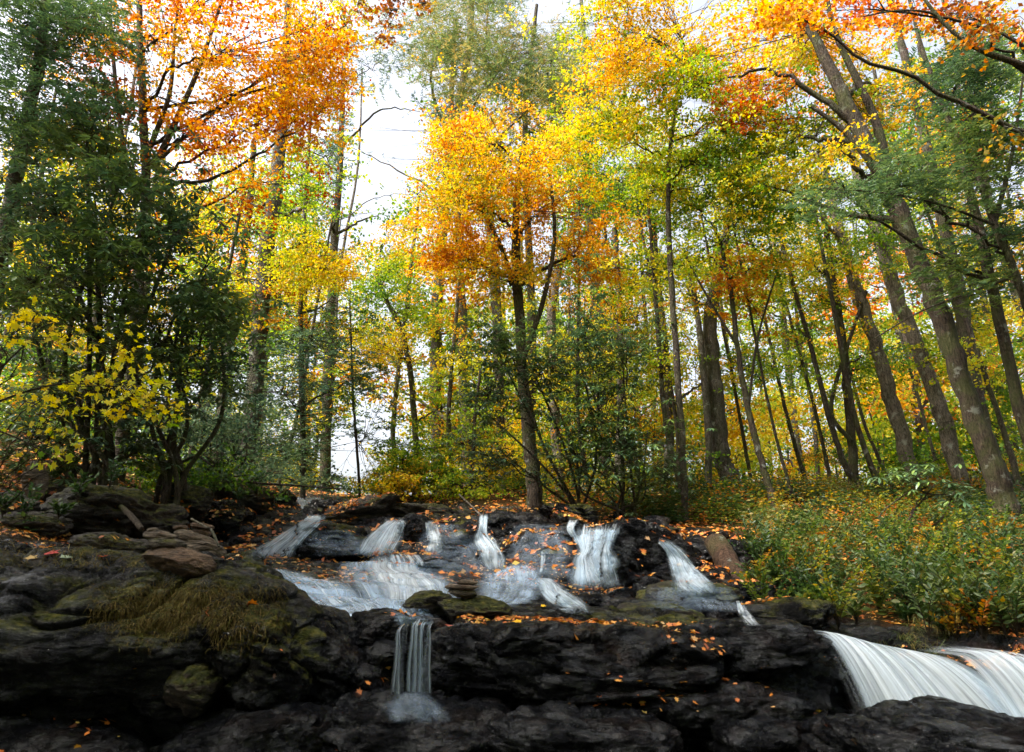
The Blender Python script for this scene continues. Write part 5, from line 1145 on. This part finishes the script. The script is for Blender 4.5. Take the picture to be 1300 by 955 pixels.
# ------------------------------------------------------------------ unseen trees added behind and beside the viewer to shade the stream
def shade_tree(label, base, h, crowns, seed):
    rg = np.random.default_rng(seed); b = np.array([base[0], base[1], -.6 if abs(base[0]) < 4 else .6]); t = thing('maple_tree', label, 'tree', tuple(b), 'unseen trees added around the viewer to shade the stream')
    P = catmull([b - np.array([0, 0, .5]), b + np.array([.2, .1, h * .5]), b + np.array([.5, .4, h])], 20); V, F = tube(P, np.linspace(.26, .05, 20), 10, .1, seed); mk_obj('trunk', mk_mesh('trunk', V - b, F, BARK['brown']), t)
    Cs = []
    for (cx, cy_, cz, r, rz, n) in crowns:
        c = np.array([cx, cy_, cz]); k = int(np.argmin(np.abs(P[:, 2] - (cz - .4 * np.hypot(cx - b[0], cy_ - b[1])))))
        Lp = catmull([P[k], (P[k] + c) / 2 + np.array([0, 0, .4]), c], 10); V, F = tube(Lp, np.linspace(.09, .02, 10), 6); mk_obj('limb', mk_mesh('limb', V - b, F, BARK['brown']), t)
        cl = c + rg.normal(size=(n // 40, 3)) * np.array([r, r, rz]) * .5; Cs.append(np.repeat(cl, 40, 0) + rg.normal(size=(n // 40 * 40, 3)) * np.array([.5, .5, .22]))
    C = np.vstack(Cs); n = len(C); V, F, T_ = leaves(C, rdir(n, rg), rdir(n, rg, 1.), rg.uniform(.16, .26, n), rg.uniform(.12, .2, n), 'rhomb', np.clip(rg.normal(.5, .25, n), 0, 1))
    mk_obj('crown', mk_mesh('crown', V - b, F, PAL['yelgreen' if seed % 2 else 'green'], T_, smooth=False), t)
shade_tree('tall tree added on the left bank outside the view to shade the rocks', (-10.5, -1.5), 15, [(-9, 1, 12.5, 4, 1.8, 5200), (-7, 4, 12.5, 3.4, 1.4, 2000), (-6.5, .5, 14, 3.4, 1.6, 2400), (-10.5, 3.5, 12, 3.4, 2, 3600), (-8, -2.5, 12, 3.4, 2, 3000)], 301)
for k, (x, y) in enumerate([(-11, -7), (-5.5, -9.5), (0, -11), (5.5, -9.5), (10.5, -6.5), (11.5, -1), (-12.5, 0)]):
    shade_tree(['broad', 'tall', 'slim', 'dense', 'leafy', 'spreading', 'old'][k] + ' unseen tree added on the bank behind the viewer for shade', (x, y), 14, [(x, y, 2.6, 4, 2, 3600), (x * .9, y * .9, 6, 4, 2.6, 4600), (x + .5, y + .5, 10, 4, 2.6, 3600), (x, y, 13, 3.5, 2, 1600)], 310 + k)
# ------------------------------------------------------------------ labels that single out the repeats
def ordinal(n):
    one = ['', 'first', 'second', 'third', 'fourth', 'fifth', 'sixth', 'seventh', 'eighth', 'ninth', 'tenth', 'eleventh', 'twelfth', 'thirteenth', 'fourteenth', 'fifteenth', 'sixteenth', 'seventeenth', 'eighteenth', 'nineteenth']
    tens = ['', '', 'twenty', 'thirty', 'forty', 'fifty', 'sixty', 'seventy', 'eighty', 'ninety']
    if n < 20: return one[n]
    return tens[n // 10][:-1] + 'ieth' if n % 10 == 0 else tens[n // 10] + '-' + one[n % 10]
for grp, fmt in (('slender trees at the edge of the wood', '%s from the left of the slender dark stemmed trees at the edge of the wood'), ('bushes on the crest behind the cascade', '%s from the left of the leafy bushes on the crest behind the cascade'),
                 ('trees farther back in the wood', '%s from the left of the tall %s trees farther back')):
    L_ = [o for o in bpy.data.objects if o.parent is None and o.get('group') == grp]; P_ = np.array([o.location[:] for o in L_]); xs = proj(P_)[0]
    seen = {}
    for k in np.argsort(xs):
        o = L_[k]; key = o['label'].split(' tree')[0].replace('tall thin ', '') if grp.startswith('trees far') else ''
        seen[key] = seen.get(key, 0) + 1; o['label'] = (fmt % (ordinal(seen[key]), key)) if key else fmt % ordinal(seen[key])
# ------------------------------------------------------------------ light
SUN_EL, SUN_AZ = 55, 248     # azimuth measured from +Y clockwise (towards +X)
w = bpy.data.worlds.new('World'); SC.world = w; w.use_nodes = True; nt = w.node_tree
bg = nt.nodes['Background']; sky = nt.nodes.new('ShaderNodeTexSky'); sky.sky_type = 'NISHITA'; sky.sun_disc = False
sky.sun_elevation = R(SUN_EL); sky.sun_rotation = R(SUN_AZ); sky.air_density = 1.0; sky.dust_density = 7.0; sky.ozone_density = 1.0
hs = nt.nodes.new('ShaderNodeHueSaturation'); hs.inputs['Saturation'].default_value = .4; nt.links.new(sky.outputs[0], hs.inputs['Color']); nt.links.new(hs.outputs[0], bg.inputs[0]); bg.inputs[1].default_value = .15
ld = bpy.data.lights.new('sun', 'SUN'); ld.energy = 2.8; ld.angle = R(9); ld.color = (1, .93, .82); lo = bpy.data.objects.new('sun', ld); COL.objects.link(lo)
sd = Vector((math.sin(R(SUN_AZ)) * math.cos(R(SUN_EL)), math.cos(R(SUN_AZ)) * math.cos(R(SUN_EL)), math.sin(R(SUN_EL))))
lo.rotation_euler = (-sd).to_track_quat('-Z', 'Y').to_euler(); lo.location = (0, 0, 40)
SC.view_settings.view_transform = 'Standard'; SC.view_settings.look = 'None'; SC.view_settings.exposure = 1.72; SC.view_settings.gamma = 1
SC.render.engine = 'CYCLES'; cy = SC.cycles
cy.max_bounces = 4; cy.diffuse_bounces = 2; cy.glossy_bounces = 2; cy.transmission_bounces = 2; cy.transparent_max_bounces = 12; cy.caustics_reflective = False; cy.caustics_refractive = False
cy.use_denoising = True; cy.use_adaptive_sampling = True; cy.adaptive_threshold = .018
import time as _t; print('DONE', NLEAF)
